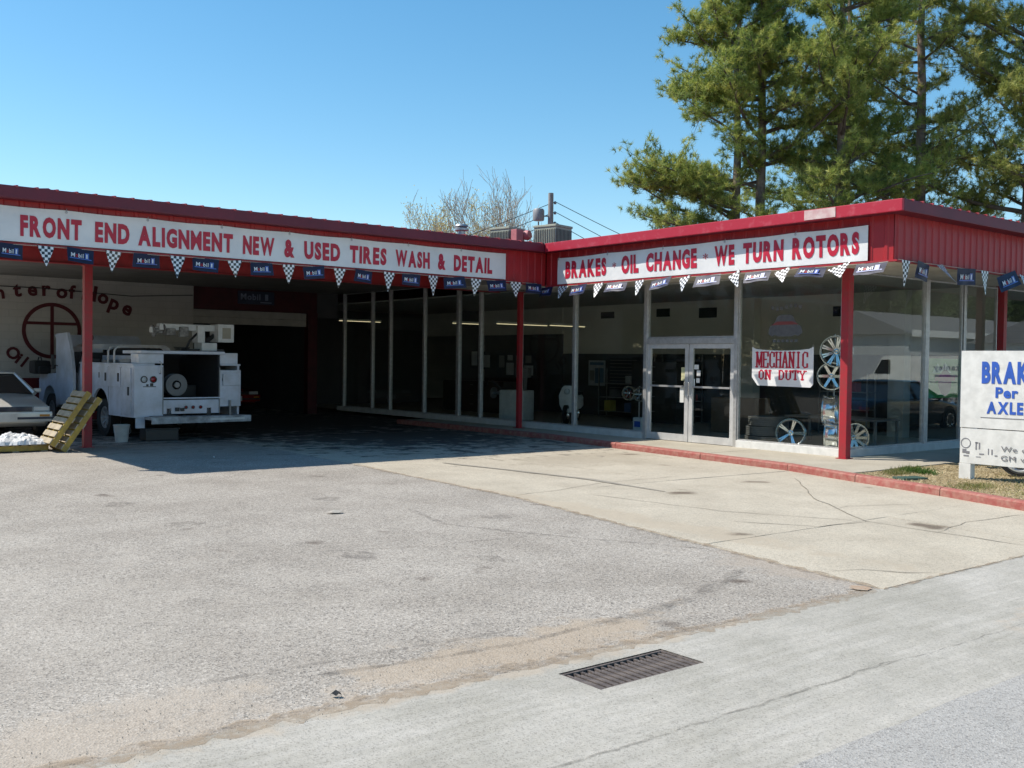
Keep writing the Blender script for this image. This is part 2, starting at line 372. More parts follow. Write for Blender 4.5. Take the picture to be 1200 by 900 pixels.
def word(txt, O, U, W, w_, h, material, parent, bold=.04, warp=None, gap=.13, th=.003):
    U = Vector(U).normalized(); W = Vector(W).normalized(); N = U.cross(W); O = Vector(O)
    ds = [text_data(ch, bold*({'M': .45, 'W': .7}.get(ch, 1))) for ch in txt]
    nat = [d[2] for d in ds]; tot = sum(nat)+gap*(len(txt)-1); k = w_/tot; x = 0; parts = []
    for d, a in zip(ds, nat): parts.append((d, x, a*k)); x += (a+gap)*k
    V = []; F = []
    from collections import Counter
    for (pts, fs, _), x0, cw in parts:
        base = []
        for (px, py) in pts:
            u, v = x0+px*cw, py*h; p = O+U*u+W*v
            if warp: p = p+N*warp(u, v)
            base.append(p)
        o0 = len(V); n = len(base); V += [tuple(p) for p in base]+[tuple(p+N*th) for p in base]; ed = Counter(); od = {}
        for f in fs:
            for i in range(len(f)):
                a_, b_ = f[i], f[(i+1) % len(f)]; e = (min(a_, b_), max(a_, b_)); ed[e] += 1; od[e] = (a_, b_)
        F += [tuple(i+n+o0 for i in f) for f in fs]+[(od[e][0]+o0, od[e][1]+o0, od[e][1]+n+o0, od[e][0]+n+o0) for e, c in ed.items() if c == 1]
    me = bpy.data.meshes.new('lettering'); me.from_pydata(V, [], F); me.materials.append(material); return obj('lettering', me, parent)

# ================================================================== GROUND
# plan: X runs along the canopy front (away, to the right), Y runs away to the left
def sheet(name, rects_or_poly, z, material, kind='structure', thick=.05, poly=False, parent=None):
    b = MB()
    if poly: b.prism(rects_or_poly, z-thick, z, 'xy')
    else:
        for (x0, y0, x1, y1) in rects_or_poly: b.add([(x0, y0, z), (x1, y0, z), (x1, y1, z), (x0, y1, z)], [(0, 1, 2, 3)])
    o = b.build(name, material, parent)
    if parent is None: o['kind'] = kind
    return o
DX0, DX1, DY0, DY1 = 3.81, 4.66, 3.95, 4.30      # the drain opening
def with_hole(x0, y0, x1, y1): return [(x0, y0, x1, DY0), (x0, DY1, x1, y1), (x0, DY0, DX0, DY1), (DX1, DY0, x1, DY1)]
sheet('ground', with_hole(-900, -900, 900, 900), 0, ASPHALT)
# gutter concrete strip along the street, ragged edge against the asphalt
random.seed(3)
def ragged(x0, x1, y, amp, step):
    pts = []; x = x0; v = 0
    while x < x1: v = v*.75+random.uniform(-amp, amp)*.5; pts.append((x, y+v)); x += step*random.uniform(.6, 1.4)
    pts.append((x1, y)); return pts
gb = MB()
gp = [(-40, 4.55)]+ragged(-8, 3.2, 4.56, .05, .12)+[(3.4, 4.5)]
def strip_poly(pts, y0, z):
    n = len(pts); vs = [(x, y0, z) for x, y in pts]+[(x, y, z) for x, y in pts]
    gb.add(vs, [(i, i+1, n+i+1, n+i) for i in range(n-1)])
strip_poly(gp, DY1, .004)
strip_poly([(3.4, 4.5)]+ragged(3.45, 7.3, 4.47, .05, .12)+[(7.36, 4.40)], DY1, .004)
strip_poly([(7.36, 4.40), (60, 4.40)], DY1, .004)
for (x0, y0, x1, y1) in ((-40, 2.66, 60, DY0), (-40, DY0, DX0, DY1), (DX1, DY0, 60, DY1)):
    gb.add([(x0, y0, .004), (x1, y0, .004), (x1, y1, .004), (x0, y1, .004)], [(0, 1, 2, 3)])
structure(gb.build('gutter', CONC))
gb = MB(); strip_poly(ragged(-40, 60, 2.68, .03, .15), -14, .010); structure(gb.build('street', STREET))

# driveway slabs with open joints
def jit(pts, amp=.02, step=.2):
    out = []
    for i in range(len(pts)):
        a = Vector(pts[i]); b = Vector(pts[(i+1) % len(pts)]); n = max(1, int((b-a).length/step)); d = (b-a).normalized() if n else a
        nn = Vector((-d.y, d.x))
        for k in range(n):
            p = a+(b-a)*k/n
            out.append(tuple(p+nn*(random.uniform(-amp, amp) if k else 0)))
    return out
LE = [(8.62, 15.0), (8.44, 12.5), (8.34, 10.45), (7.98, 8.3), (7.68, 6.4), (7.36, 4.408)]
g = .006
slabs = [
 [(8.62, 15.0), (8.44, 12.5), (8.34, 10.45), (11.5-g, 10.45+g), (11.5-g, 15.0)],
 [(11.5+g, 10.45+g), (14.22, 10.3), (14.45, 12.4), (14.76, 15.0), (11.5+g, 15.0)],
 [(8.34, 10.45-g), (7.98, 8.3), (7.70, 6.55+g), (10.9-g, 6.50+g), (11.5-g, 10.43-g)],
 [(10.9+g, 6.50+g), (13.15, 6.5), (13.75, 8.7), (14.22, 10.29-g), (11.5+g, 10.43-g)],
 [(7.70, 6.55-g), (7.36, 4.408), (10.6-g, 4.408), (10.9-g, 6.50-g)],
 [(10.6+g, 4.408), (12.3, 4.408), (12.78, 5.6), (13.15, 6.5-g), (10.9+g, 6.50-g)],
 [(8.62, 15.0+g*1.5), (11.8-g, 15.0+g*1.5), (11.8-g, 21.0), (8.9, 21.0)],
 [(11.8+g, 15.0+g*1.5), (14.76, 15.0+g*1.5), (15.12, 17.6), (15.12, 21.0), (11.8+g, 21.0)]]
for i, s_ in enumerate(slabs):
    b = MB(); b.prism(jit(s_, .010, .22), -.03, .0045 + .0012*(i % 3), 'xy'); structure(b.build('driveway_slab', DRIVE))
def ribbon(name, pts, wd, z, material, kind='structure', seg=.15, wob=.03):
    P = [Vector(p) for p in pts]; out = []
    for i in range(len(P)-1):
        n = max(1, int((P[i+1]-P[i]).length/seg))
        for k in range(n): out.append(P[i]+(P[i+1]-P[i])*k/n)
    out.append(P[-1]); vs = []; n = len(out)
    for i, p in enumerate(out):
        d = (out[min(i+1, n-1)]-out[max(i-1, 0)]).normalized(); nn = Vector((-d.y, d.x)); q = p+nn*random.uniform(-wob, wob)
        ww = wd*(.25 if i in (0, n-1) else random.uniform(.6, 1.3))
        vs += [(q.x+nn.x*ww/2, q.y+nn.y*ww/2, z), (q.x-nn.x*ww/2, q.y-nn.y*ww/2, z)]
    b = MB(); b.add(vs, [(2*i, 2*i+1, 2*i+3, 2*i+2) for i in range(n-1)]); o = b.build(name, material); o['kind'] = kind; return o
def mark_mat(nm='tyre_rubber_mark', colr=(.10, .085, .075), top=.5, lo=.42, hi=.72, sc_=5):
    m = bpy.data.materials.new(nm); m.use_nodes = True; n = m.node_tree.nodes; l = m.node_tree.links; p = n['Principled BSDF']
    p.inputs['Base Color'].default_value = (*colr, 1); p.inputs['Roughness'].default_value = .9
    z = n.new('ShaderNodeTexNoise'); z.inputs['Scale'].default_value = sc_; z.inputs['Detail'].default_value = 9; z.inputs['Roughness'].default_value = .8
    g_ = n.new('ShaderNodeNewGeometry'); l.new(g_.outputs['Position'], z.inputs['Vector'])
    r = n.new('ShaderNodeMapRange'); r.inputs[1].default_value = lo; r.inputs[2].default_value = hi; r.inputs[3].default_value = 0; r.inputs[4].default_value = top
    l.new(z.outputs['Fac'], r.inputs[0]); l.new(r.outputs[0], p.inputs['Alpha']); return m
MARK = mark_mat()
DIRTM = mark_mat('washed_dirt', (.36, .28, .20), .85, .40, .66, 7)
LINEM = mark_mat('worn_joint', (.22, .205, .18), .6, .40, .62, 9)
Z1 = .0115
WEARL = mat('wear_line', (.34, .33, .30), .95, c2=(.44, .43, .40), scale=9, detail=9, fac=(.4, .55))
for c in ([(8.33, 10.37), (9.3, 10.5), (10.26, 10.78), (12, 10.75)], [(10.25, 5.56), (11.3, 5.75), (12.49, 5.64)],
          [(13.4, 9.58), (11.6, 8.0), (10.37, 6.45), (10.33, 4.66)], [(9.09, 7.31), (9.6, 6.54), (10.41, 6.42)], [(7.6, 5.08), (7.91, 4.95), (8.09, 4.65), (8.3, 4.5)],
          [(10.37, 6.45), (9.6, 7.9), (9.31, 9.9)], [(12.2, 6.9), (11.3, 7.3), (10.9, 7.2)]):
    ribbon('pavement_crack', c, random.choice((.008, .011, .015)), Z1, CRACK, wob=.02, seg=.25)
for c, cw_ in (([(5.6, 3.30), (4.6, 3.27), (3.27, 3.29), (2.0, 3.3)], .022), ([(5.2, 3.31), (6.0, 3.24), (7.6, 3.22)], .010)):
    ribbon('gutter_line', c, cw_, .0065, LINEM, wob=.016, seg=.09)
for c in ([(8.4, 3.1), (8.9, 3.25)], [(7.7, 3.0), (8.0, 3.08), (8.3, 3.05)]):
    ribbon('pavement_crack', c, .012, .0068, CRACK, wob=.012)
EDGED = DIRTM
ribbon('edge_dirt', [(8.60, 15.0), (8.42, 12.5), (8.32, 10.45), (7.95, 8.3), (7.66, 6.4), (7.34, 4.42)], .09, .0085, EDGED, wob=.03, seg=.08)
ribbon('edge_dirt', [(7.34, 4.405), (8.3, 4.405), (12.3, 4.40)], .05, .0085, EDGED, wob=.02, seg=.08)
ribbon('edge_dirt', [(-2, 4.60), (1.5, 4.58), (3.3, 4.55), (4.4, 4.49), (7.3, 4.44)], .16, .0056, EDGED, wob=.035, seg=.06)
ribbon('tar_strip', [(10.0, 14.4), (10.28, 12.8), (10.5, 11.2), (10.38, 9.55)], .11, .0125, TAR, wob=.006, seg=.3)
# tyre marks (rubber on the lot, worn through in places)
for c, wd in (([(4.7, 4.95), (5.3, 5.0), (5.9, 5.12), (6.6, 5.38), (7.0, 5.55)], .13), ([(2.6, 5.1), (3.48, 4.97), (4.11, 4.92), (5.14, 5.03)], .06), ([(2.0, 5.35), (3.3, 5.25), (4.2, 5.2)], .05),
              ([(6.6, 10.2), (6.3, 9.0), (6.9, 7.6), (7.6, 6.3)], .07), ([(4.4, 8.4), (5.2, 8.1), (6.6, 7.9), (7.3, 7.8)], .04)):
    ribbon('tyre_mark', c, wd, .0135 if wd > .1 else .0030, MARK, wob=.004)
def blob(name, cx, cy, rx, ry, z, material):
    n = 18; b = MB(); b.add([(cx, cy, z)]+[(cx+rx*math.cos(2*math.pi*k/n)*random.uniform(.6, 1.15), cy+ry*math.sin(2*math.pi*k/n)*random.uniform(.6, 1.15), z) for k in range(n)],
        [(0, 1+k, 1+(k+1) % n) for k in range(n)]); return structure(b.build(name, material))
blob('dirt_patch', 7.22, 4.52, .10, .10, .012, ORANGE)
for (x, y, rx, ry) in ((4.66, 7.98, .16, .26), (5.55, 7.2, .12, .2), (4.0, 10.6, .25, .2), (7.1, 9.1, .2, .2), (6.2, 11.5, .2, .3), (3.9, 12.4, .25, .22)):
    blob('oil_stain', x, y, rx, ry, .0040, MARK)

pr_ = np.random.default_rng(17); PV = []; PT = []
for (xa, xb, ya, yb, n) in ((0.3, 7.2, 4.45, 5.5, 1500), (1, 7.5, 5.5, 11, 700), (7.3, 8.5, 4.6, 12, 350), (3, 12, 2.8, 4.4, 90)):
    for k in range(n):
        x = pr_.uniform(xa, xb); y = ya+(yb-ya)*pr_.uniform(0, 1)**(1.8 if n == 1500 else 1); s_ = pr_.uniform(.002, .0055)*(1.1 if n < 1000 else 1); a = pr_.uniform(0, 6.28)
        q = [(x+s_*math.cos(a+t), y+s_*math.sin(a+t), .003) for t in (0, 2.2, 4.1)]; tpz = (x, y, .004+s_*.9)
        for (i_, j_) in ((0, 1), (1, 2), (2, 0)): PV += [q[i_], q[j_], tpz]
        PT += [pr_.uniform(0, 1)]*3
o = None
def _pebbles():
    o = tri_object('loose_grit', np.array(PV), np.array(PT), leaf_mat('grit', (.30, .27, .23), (.48, .44, .39), (.70, .67, .62), .9)); o['kind'] = 'stuff'
# sidewalk and curb
CB = [(15.12, 24.0), (15.12, 20.8), (15.12, 17.6), (14.78, 15.0), (14.47, 12.45), (14.22, 10.33), (13.75, 8.75), (13.3, 7.15), (12.78, 5.7), (12.3, 4.42)]  # curb face
CBI = [(x+.16, y+.02) for x, y in CB]
def seg_poly(a, b, c, d): return [a, b, c, d]
for i in range(len(CB)-1):
    a, b_ = Vector(CB[i]), Vector(CB[i+1]); c, d = Vector(CBI[i+1]), Vector(CBI[i]); t = (b_-a).normalized()*.006
    p = MB(); nseg = 5
    rings = []
    for k in range(nseg+1):
        o1 = (a+t)+(b_-a-2*t)*k/nseg; o2 = (d+t)+(c-d-2*t)*k/nseg; j1 = random.uniform(-.006, .006); j2 = random.uniform(-.004, .004)
        e = (o2-o1)
        rings.append([(o1.x+j1, o1.y, -.02), (o1.x+j1, o1.y, .095+j2), (o1.x+e.x*.15, o1.y+e.y*.15, .118+j2), (o2.x, o2.y, .120), (o2.x, o2.y, -.02)])
    p.loft(rings); structure(p.build('curb', CURB, smooth=True))
wk = [(CBI[i][0], CBI[i][1]) for i in range(0, 7)]
walk_panels = [
 [(15.286, 24), (15.286, 20.8), (16.6, 20.8), (16.6, 24)], [(15.286, 20.79), (15.286, 17.62), (16.6, 17.62), (16.6, 20.79)],
 [(15.286, 17.61), (14.946, 15.02), (16.6, 15.02), (16.6, 17.61)], [(14.945, 15.01), (14.635, 12.47), (16.6, 12.47), (16.6, 15.01)],
 [(14.635, 12.46), (14.385, 10.35), (16.6, 10.35), (16.6, 12.46)], [(14.384, 10.34), (13.975, 8.97), (16.3, 8.97), (16.3, 10.34)],
 [(16.31, 10.34), (16.31, 8.97), (20, 8.97), (20, 10.34)], [(20.01, 10.34), (20.01, 8.97), (24, 8.97), (24, 10.34)], [(24.01, 10.34), (24.01, 8.97), (29, 8.97), (29, 10.34)], [(16.61, 10.35), (29, 10.35), (29, 10.8), (16.61, 10.8)]]
for i, p in enumerate(walk_panels):
    b = MB(); b.prism(p, -.03, .108+.002*(i % 2), 'xy'); structure(b.build('sidewalk_panel', WALK))
# planting bed
b = MB(); b.prism([(13.9, 8.96), (13.46, 7.15), (12.95, 5.7), (12.48, 4.45), (30, 4.45), (30, 8.96)], -.02, .095, 'xy')
BEDM = ground_mat('planting_bed_soil', (.42, .34, .20), (.62, .54, .36), (.20, .15, .09), .8, 45, (.7, .66, .6), 2.5, bump=1.0, dirt_shade=[(17, 6.2, 3.5, .5, (.20, .26, .07), .5)])
structure(b.build('planting_bed', BEDM))

def blades(n, pos_fn, L, W, up=1.0, seed=1, spread=.6):
    """many thin triangles; returns verts, faces, tone"""
    r = np.random.default_rng(seed); p = pos_fn(r, n)
    d = r.normal(size=(n, 3))*spread; d[:, 2] = np.abs(d[:, 2])*up+up*.3; d /= np.linalg.norm(d, axis=1)[:, None]
    s = np.cross(d, r.normal(size=(n, 3))); s /= np.linalg.norm(s, axis=1)[:, None]
    ln = L*r.uniform(.5, 1.2, n)[:, None]; v = np.empty((n, 3, 3)); v[:, 0] = p-s*W/2; v[:, 1] = p+s*W/2; v[:, 2] = p+d*ln
    return v.reshape(-1, 3), r.uniform(0, 1, n)
def tri_object(name, V, tone, material, parent=None):
    n = len(V)//3; me = bpy.data.meshes.new(name)
    if parent is not None: V = V-np.array(root_off(parent))
    me.vertices.add(len(V)); me.vertices.foreach_set('co', V.astype(np.float32).ravel())
    me.loops.add(3*n); me.loops.foreach_set('vertex_index', np.arange(3*n, dtype=np.int32))
    me.polygons.add(n); me.polygons.foreach_set('loop_start', np.arange(0, 3*n, 3, dtype=np.int32)); me.polygons.foreach_set('loop_total', np.full(n, 3, np.int32))
    me.update(calc_edges=True)
    a = me.attributes.new('tone', 'FLOAT', 'FACE'); a.data.foreach_set('value', tone.astype(np.float32))
    me.materials.append(material); return obj(name, me, parent)
_pebbles()
def bedpos(r, n):
    y = r.uniform(4.6, 8.9, n); x0 = 12.5+(y-4.45)*.325+.12; x = x0+r.uniform(0, 1, n)**1.4*8; return np.stack([x, y, np.full(n, .095)], 1)
V, t = blades(15000, bedpos, .06, .016, .35, 5, 1.0); o = tri_object('straw_mulch', V, t, STRAW); o['kind'] = 'stuff'
def grasspos(r, n):
    c = np.array([(14.6, 8.55, .25, .12), (14.9, 8.75, .35, .08), (15.4, 8.85, .3, .06), (14.0, 7.0, .5, .3), (15.2, 6.4, 1.2, .4), (14.4, 6.0, .8, .4), (16.6, 7.2, 1, .4)])[r.integers(0, 7, n)]
    return np.stack([c[:, 0]+r.normal(size=n)*c[:, 2]*.5, c[:, 1]+r.normal(size=n)*c[:, 3]*.5, np.full(n, .095)], 1)
V, t = blades(4500, grasspos, .07, .010, 1.0, 6, .5); o = tri_object('grass', V, t*.7, GRASS); o['kind'] = 'stuff'
def tuftpos(r, n): a = r.normal(size=(n, 3))*(.09, .14, 0); a[:, 2] = 0; return a
tf = thing('grass_tuft', 'small bright green weed tuft growing in the straw bed beside the sidewalk', 'plant', (15.05, 8.45, .095))
V, t = blades(420, tuftpos, .14, .014, 1.1, 8, .8); tri_object('leaves', V+np.array((15.05, 8.45, .095)), t*.25, leaf_mat('weed_leaves', (.06, .13, .02), (.12, .24, .04), (.2, .3, .08)), tf)
dl = thing('ground_box_lid', 'flat dark green lid lying in the straw bed near the red curb', 'lid', (14.1, 8.05, .095), R(-20))
b = MB(); b.bbox((-.22, -.13, 0), (.22, .13, .035), .01); b.build('lid', mat('green_lid', (.05, .10, .08), .6), dl, world=False)

# drain
dr = thing('storm_drain', 'rusty iron storm drain grate set in the concrete gutter in the foreground', 'drain', ((DX0+DX1)/2, (DY0+DY1)/2, 0))
b = MB(); t_ = .022
for (a, c) in (((DX0, DY0, -.06), (DX1, DY0+t_, -.002)), ((DX0, DY1-t_, -.06), (DX1, DY1, -.002)), ((DX0, DY0+t_, -.06), (DX0+t_, DY1-t_, -.002)), ((DX1-t_, DY0+t_, -.06), (DX1, DY1-t_, -.002))): b.box(a, c)
b.build('frame', RUST, dr)
b = MB(); b.box((DX0-.05, DY0-.05, -.62), (DX1+.05, DY1+.05, -.6)); b.box((DX0-.06, DY0-.06, -.6), (DX0, DY1+.06, -.061)); b.box((DX1, DY0-.06, -.6), (DX1+.06, DY1+.06, -.061)); b.box((DX0, DY0-.06, -.6), (DX1, DY0, -.061)); b.box((DX0, DY1, -.6), (DX1, DY1+.06, -.061))
b.build('pit', DARK, dr)
nb = 15; bw = (DX1-DX0-2*t_)/nb
barm = MB(); barm.bbox((-bw*.31, DY0-4.125+t_, -.045), (bw*.31, DY1-4.125-t_-.05, -.005), .004)
bme = barm.mesh('bar', RUST)
for k in range(nb): obj('bar', bme, dr, Matrix.Translation((DX0+t_+bw*(k+.5)-(DX0+DX1)/2, 0, 0)))
b = MB()
for k in range(nb): b.box((DX0+t_+bw*(k+.5)-.008, DY1-t_-.049, -.03), (DX0+t_+bw*(k+.5)+.008, DY1-t_, -.007))
b.build('end_rail', RUST, dr, kind='stuff')

# ================================================================== BUILDING
GX, GY = 16.33, 10.60            # glass planes
shop = thing('tire_shop', 'low L-shaped auto repair shop with red metal fascia, glass showroom and covered bays', 'building', (16, 20, 0))
# roof: showroom flat deck, canopy deck rising slightly to the back
b = MB(); b.box((15.03, 8.83, 4.30), (29, 40, 4.46)); b.build('roof_deck', MAROON, shop)
b = MB(); b.prism([(17.63, 4.30), (17.63, 4.46), (26.5, 5.25), (40, 4.3)], 3.23, 15.02, 'yz'); b.build('roof_deck', MAROON, shop)
b = MB()
x = 3.3
while x < 15.0: b.prism([(17.58, 4.455), (17.58, 4.487), (26.5, 5.29), (26.5, 5.25)], x, x+.035, 'yz'); x += .305
x = 15.3
while x < 29: b.box((x, 8.78, 4.462), (x+.035, 17.5, 4.492)); x += .305
b.build('roof_ribs', mat('roof_red_metal', (.42, .06, .07), .4), shop, kind='stuff')
# trims (box gutters round the eaves)
def trim(a, c, material, lip=True, **k):
    b = MB(); b.bbox(a, c, .012); return b.build('roof_trim', material, shop, **k)
trim((3.2, 17.60, 4.281), (15.0, 17.66, 4.478), MAROON, label='dark maroon eave trim over the service bays')
trim((15.0, 8.80, 4.281), (15.06, 17.598, 4.478), REDF, label='faded red rake trim above the white rotor banner')
trim((15.062, 8.80, 4.281), (29, 8.86, 4.478), MAROON, label='dark red eave trim on the right hand face')
trim((3.2, 17.665, 4.281), (3.26, 36, 4.478), MAROON)
b = MB(); b.box((14.990, 10.02, 4.30), (14.9985, 10.64, 4.465)); b.build('trim_patch', mat('patched_trim', (.66, .52, .50), .6, c2=(.56, .34, .34), scale=8), shop, label='pale patched stretch of the rake trim')
# underside of the overhang behind trims
b = MB(); b.box((3.27, 17.665, 4.285), (15.3, 17.9, 4.295)); b.build('eave_soffit', MAROON, shop)
b = MB(); b.box((15.065, 8.87, 4.285), (15.3, 17.66, 4.295)); b.build('eave_soffit', MAROON, shop)
b = MB(); b.box((15.3, 8.865, 4.285), (29, 9.1, 4.295)); b.build('eave_soffit', MAROON, shop)
# fascia siding panels: ribbed sheet, one object per sheet
def siding(O, U, N, wd, z0, z1, material, n_ribs, name='siding_panel'):
    O = Vector(O); U = Vector(U); N = Vector(N); prof = [(0, 0)]
    p = wd/n_ribs
    for k in range(n_ribs):
        c = (k+.5)*p
        prof += [(c-p*.16, 0), (c-p*.09, .016), (c+p*.09, .016), (c+p*.16, 0)]
    prof += [(wd-.002, 0)]
    vs = []
    for (u, d) in prof:
        for z in (z0, z1): q = O+U*u+N*d; vs.append((q.x, q.y, z))
    for (u, d) in ((wd-.002, -.015), (0, -.015)):
        for z in (z0, z1): q = O+U*u+N*d; vs.append((q.x, q.y, z))
    n = len(prof)+2
    b = MB(); b.add(vs, [(2*i, 2*((i+1) % n), 2*((i+1) % n)+1, 2*i+1) for i in range(n)]+[tuple(range(0, 2*n, 2))[::-1], tuple(range(1, 2*n, 2))])
    return b.build(name, material, shop)
Z0A, Z0B = 3.60, 3.535
SID = mat('red_siding_paint', (.40, .02, .026), .42, c2=(.33, .016, .022), scale=2.5)
x = 3.3
while x < 13.9: wd = min(.92, 14.06-x); siding((x, 17.9, 0), (1, 0, 0), (0, -1, 0), wd, Z0A, 4.284, SID, 3); x += .92
siding((14.06, 17.9, 0), (1, 0, 0), (0, -1, 0), .62, Z0B, 4.284, SID, 3); siding((14.68, 17.9, 0), (1, 0, 0), (0, -1, 0), .61, Z0B, 4.284, SID, 3)
y = 17.88
while y > 9.2: wd = min(.88, y-9.1); siding((15.3, y, 0), (0, -1, 0), (-1, 0, 0), wd, Z0B, 4.284, SID, 3); y -= .88
x = 15.30
while x < 29: siding((x, 9.1, 0), (1, 0, 0), (0, -1, 0), .88, Z0B, 4.284, SID, 4); x += .88
# small bottom edge trims
b = MB(); b.box((3.3, 17.84, Z0A-.035), (14.06, 17.93, Z0A-.001)); b.build('fascia_edge', RED, shop)
b = MB(); b.box((15.24, 9.02, Z0B-.03), (15.33, 17.84, Z0B-.001)); b.build('fascia_edge', REDL, shop)
b = MB(); b.box((15.332, 9.02, Z0B-.03), (29, 9.12, Z0B-.001)); b.build('fascia_edge', RED, shop)
# soffits
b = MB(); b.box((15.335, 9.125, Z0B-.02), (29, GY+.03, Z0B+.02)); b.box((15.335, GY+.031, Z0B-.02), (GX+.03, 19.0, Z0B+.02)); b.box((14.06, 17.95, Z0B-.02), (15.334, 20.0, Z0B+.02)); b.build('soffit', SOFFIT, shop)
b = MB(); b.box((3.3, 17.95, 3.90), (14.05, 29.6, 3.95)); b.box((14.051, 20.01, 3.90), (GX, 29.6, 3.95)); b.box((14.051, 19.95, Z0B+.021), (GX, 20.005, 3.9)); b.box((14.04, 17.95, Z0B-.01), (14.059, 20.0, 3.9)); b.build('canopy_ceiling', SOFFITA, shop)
# red beam over the posts, with flanges
b = MB(); b.box((3.3, 20.40, 3.53), (15.92, 20.60, 3.545)); b.box((3.3, 20.48, 3.546), (15.92, 20.52, 3.885)); b.box((3.3, 20.40, 3.886), (15.9, 20.60, 3.899)); b.build('beam', RED, shop)
# posts
def post(x, y, z0, z1, s=.065):
    b = MB(); b.bbox((x-s, y-s, z0), (x+s, y+s, z1), .008); b.box((x-.11, y-.11, z0), (x+.11, y+.11, z0+.012)); b.box((x-.1, y-.1, z1-.012), (x+.1, y+.1, z1+.002)); return b.build('post', REDL, shop)
post(5.84, 20.5, 0, 3.53, .075); post(15.98, 19.66, .11, 3.51, .055); post(16.02, 10.42, .11, 3.515, .075); post(21.7, 10.36, .11, 3.515, .07); post(27.5, 10.36, .11, 3.515, .07)

# --- service bay back wall (plane Y=29.5)
WY = 29.5
b = MB(); b.box((3.3, WY, 0), (11.43, WY+.25, 3.9)); b.build('block_wall', BLOCK, shop)
b = MB(); b.box((3.3, WY-.004, 0), (11.425, WY-.001, 1.16)); b.build('painted_dado', mat('dado_maroon', (.16, .012, .018), .7, scale=2), shop)
b = MB(); b.box((11.43, WY+.1, 3.24), (15.56, WY+.3, 3.9)); b.build('bay_header', BAYRED, shop)
b = MB()
for k in range(2): b.bbox((11.45, WY+.16+.0*k, 2.80+k*.215), (15.22, WY+.21, 3.01+k*.215), .012)
b.build('roller_door', mat('roller_door_grey', (.42, .41, .38), .6), shop)
b = MB(); b.box((15.23, WY+.05, 0), (15.56, WY+.3, 3.24)); b.build('bay_jamb', BAYRED, shop)
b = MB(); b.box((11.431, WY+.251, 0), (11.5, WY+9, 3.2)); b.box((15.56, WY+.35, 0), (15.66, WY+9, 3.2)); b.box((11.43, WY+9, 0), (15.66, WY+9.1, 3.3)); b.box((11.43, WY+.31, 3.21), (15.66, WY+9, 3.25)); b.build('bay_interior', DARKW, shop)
b = MB(); b.box((15.57, WY+.1, 3.1), (GX, WY+.3, 3.9)); b.build('bay_header', DARKW, shop)
# painted wall lettering and emblem
LW = mat('wall_lettering_paint', (.10, .012, .018), .8, scale=8)
cx, cz = 7.475, 2.45
b = MB(); N_ = 48; R1, R2 = .765, .665
vs = [(cx+r*math.cos(2*math.pi*k/N_), WY-.012, cz+r*math.sin(2*math.pi*k/N_)) for r in (R1, R2) for k in range(N_)]+[(cx+r*math.cos(2*math.pi*k/N_), WY-.002, cz+r*math.sin(2*math.pi*k/N_)) for r in (R1, R2) for k in range(N_)]
fs = [(k, (k+1) % N_, N_+(k+1) % N_, N_+k) for k in range(N_)]+[(k, (k+1) % N_, 2*N_+(k+1) % N_, 2*N_+k) for k in range(N_)]+[(N_+k, N_+(k+1) % N_, 3*N_+(k+1) % N_, 3*N_+k) for k in range(N_)]
b.add(vs, fs); b.box((cx-.045, WY-.012, cz-R2), (cx+.045, WY-.002, cz+R2)); b.box((cx-R2, WY-.0125, cz+.16), (cx-.046, WY-.002, cz+.24)); b.box((cx+.046, WY-.0125, cz+.16), (cx+R2, WY-.002, cz+.24))
b.build('emblem', LW, shop)
def arc_text(chars, y):
    for ch, x, z, ang, h in chars:
        a = R(ang); U = (math.cos(a), 0, math.sin(a)); W = (-math.sin(a), 0, math.cos(a))
        lettering(ch, (x, WY-.010, z), U, W, None, h, LW, shop, bold=.035, th=.009)
arc_text([('C', 5.05, 2.98, 30, .42), ('e', 5.55, 3.10, 22, .27), ('n', 6.08, 3.24, 8, .26), ('t', 6.50, 3.325, 4, .35), ('e', 6.86, 3.366, 3, .27), ('r', 7.22, 3.385, 2, .29), ('o', 7.58, 3.34, 0, .28), ('f', 7.90, 3.35, -2, .38),
          ('H', 8.24, 3.34, -8, .44), ('o', 8.64, 3.28, -14, .29), ('p', 8.90, 3.02, -20, .42), ('e', 9.30, 3.02, -26, .30)], WY)
arc_text([('O', 6.26, 1.80, -38, .33), ('i', 6.52, 1.58, -36, .30), ('l', 6.66, 1.48, -36, .32)], WY)
arc_text([('C', 7.3, 1.22, 0, .3), ('h', 7.6, 1.24, 4, .3), ('a', 7.85, 1.28, 8, .22), ('n', 8.08, 1.32, 12, .22), ('g', 8.32, 1.3, 16, .3), ('e', 8.58, 1.44, 20, .22)], WY)
b = MB(); b.tube([(3.4, WY-.02, 3.63), (5.5, WY-.03, 3.60), (7.2, WY-.02, 3.60), (9.6, WY-.02, 3.50), (11.4, WY-.02, 3.62)], .014, 6); b.build('conduit', BLACKP, shop)

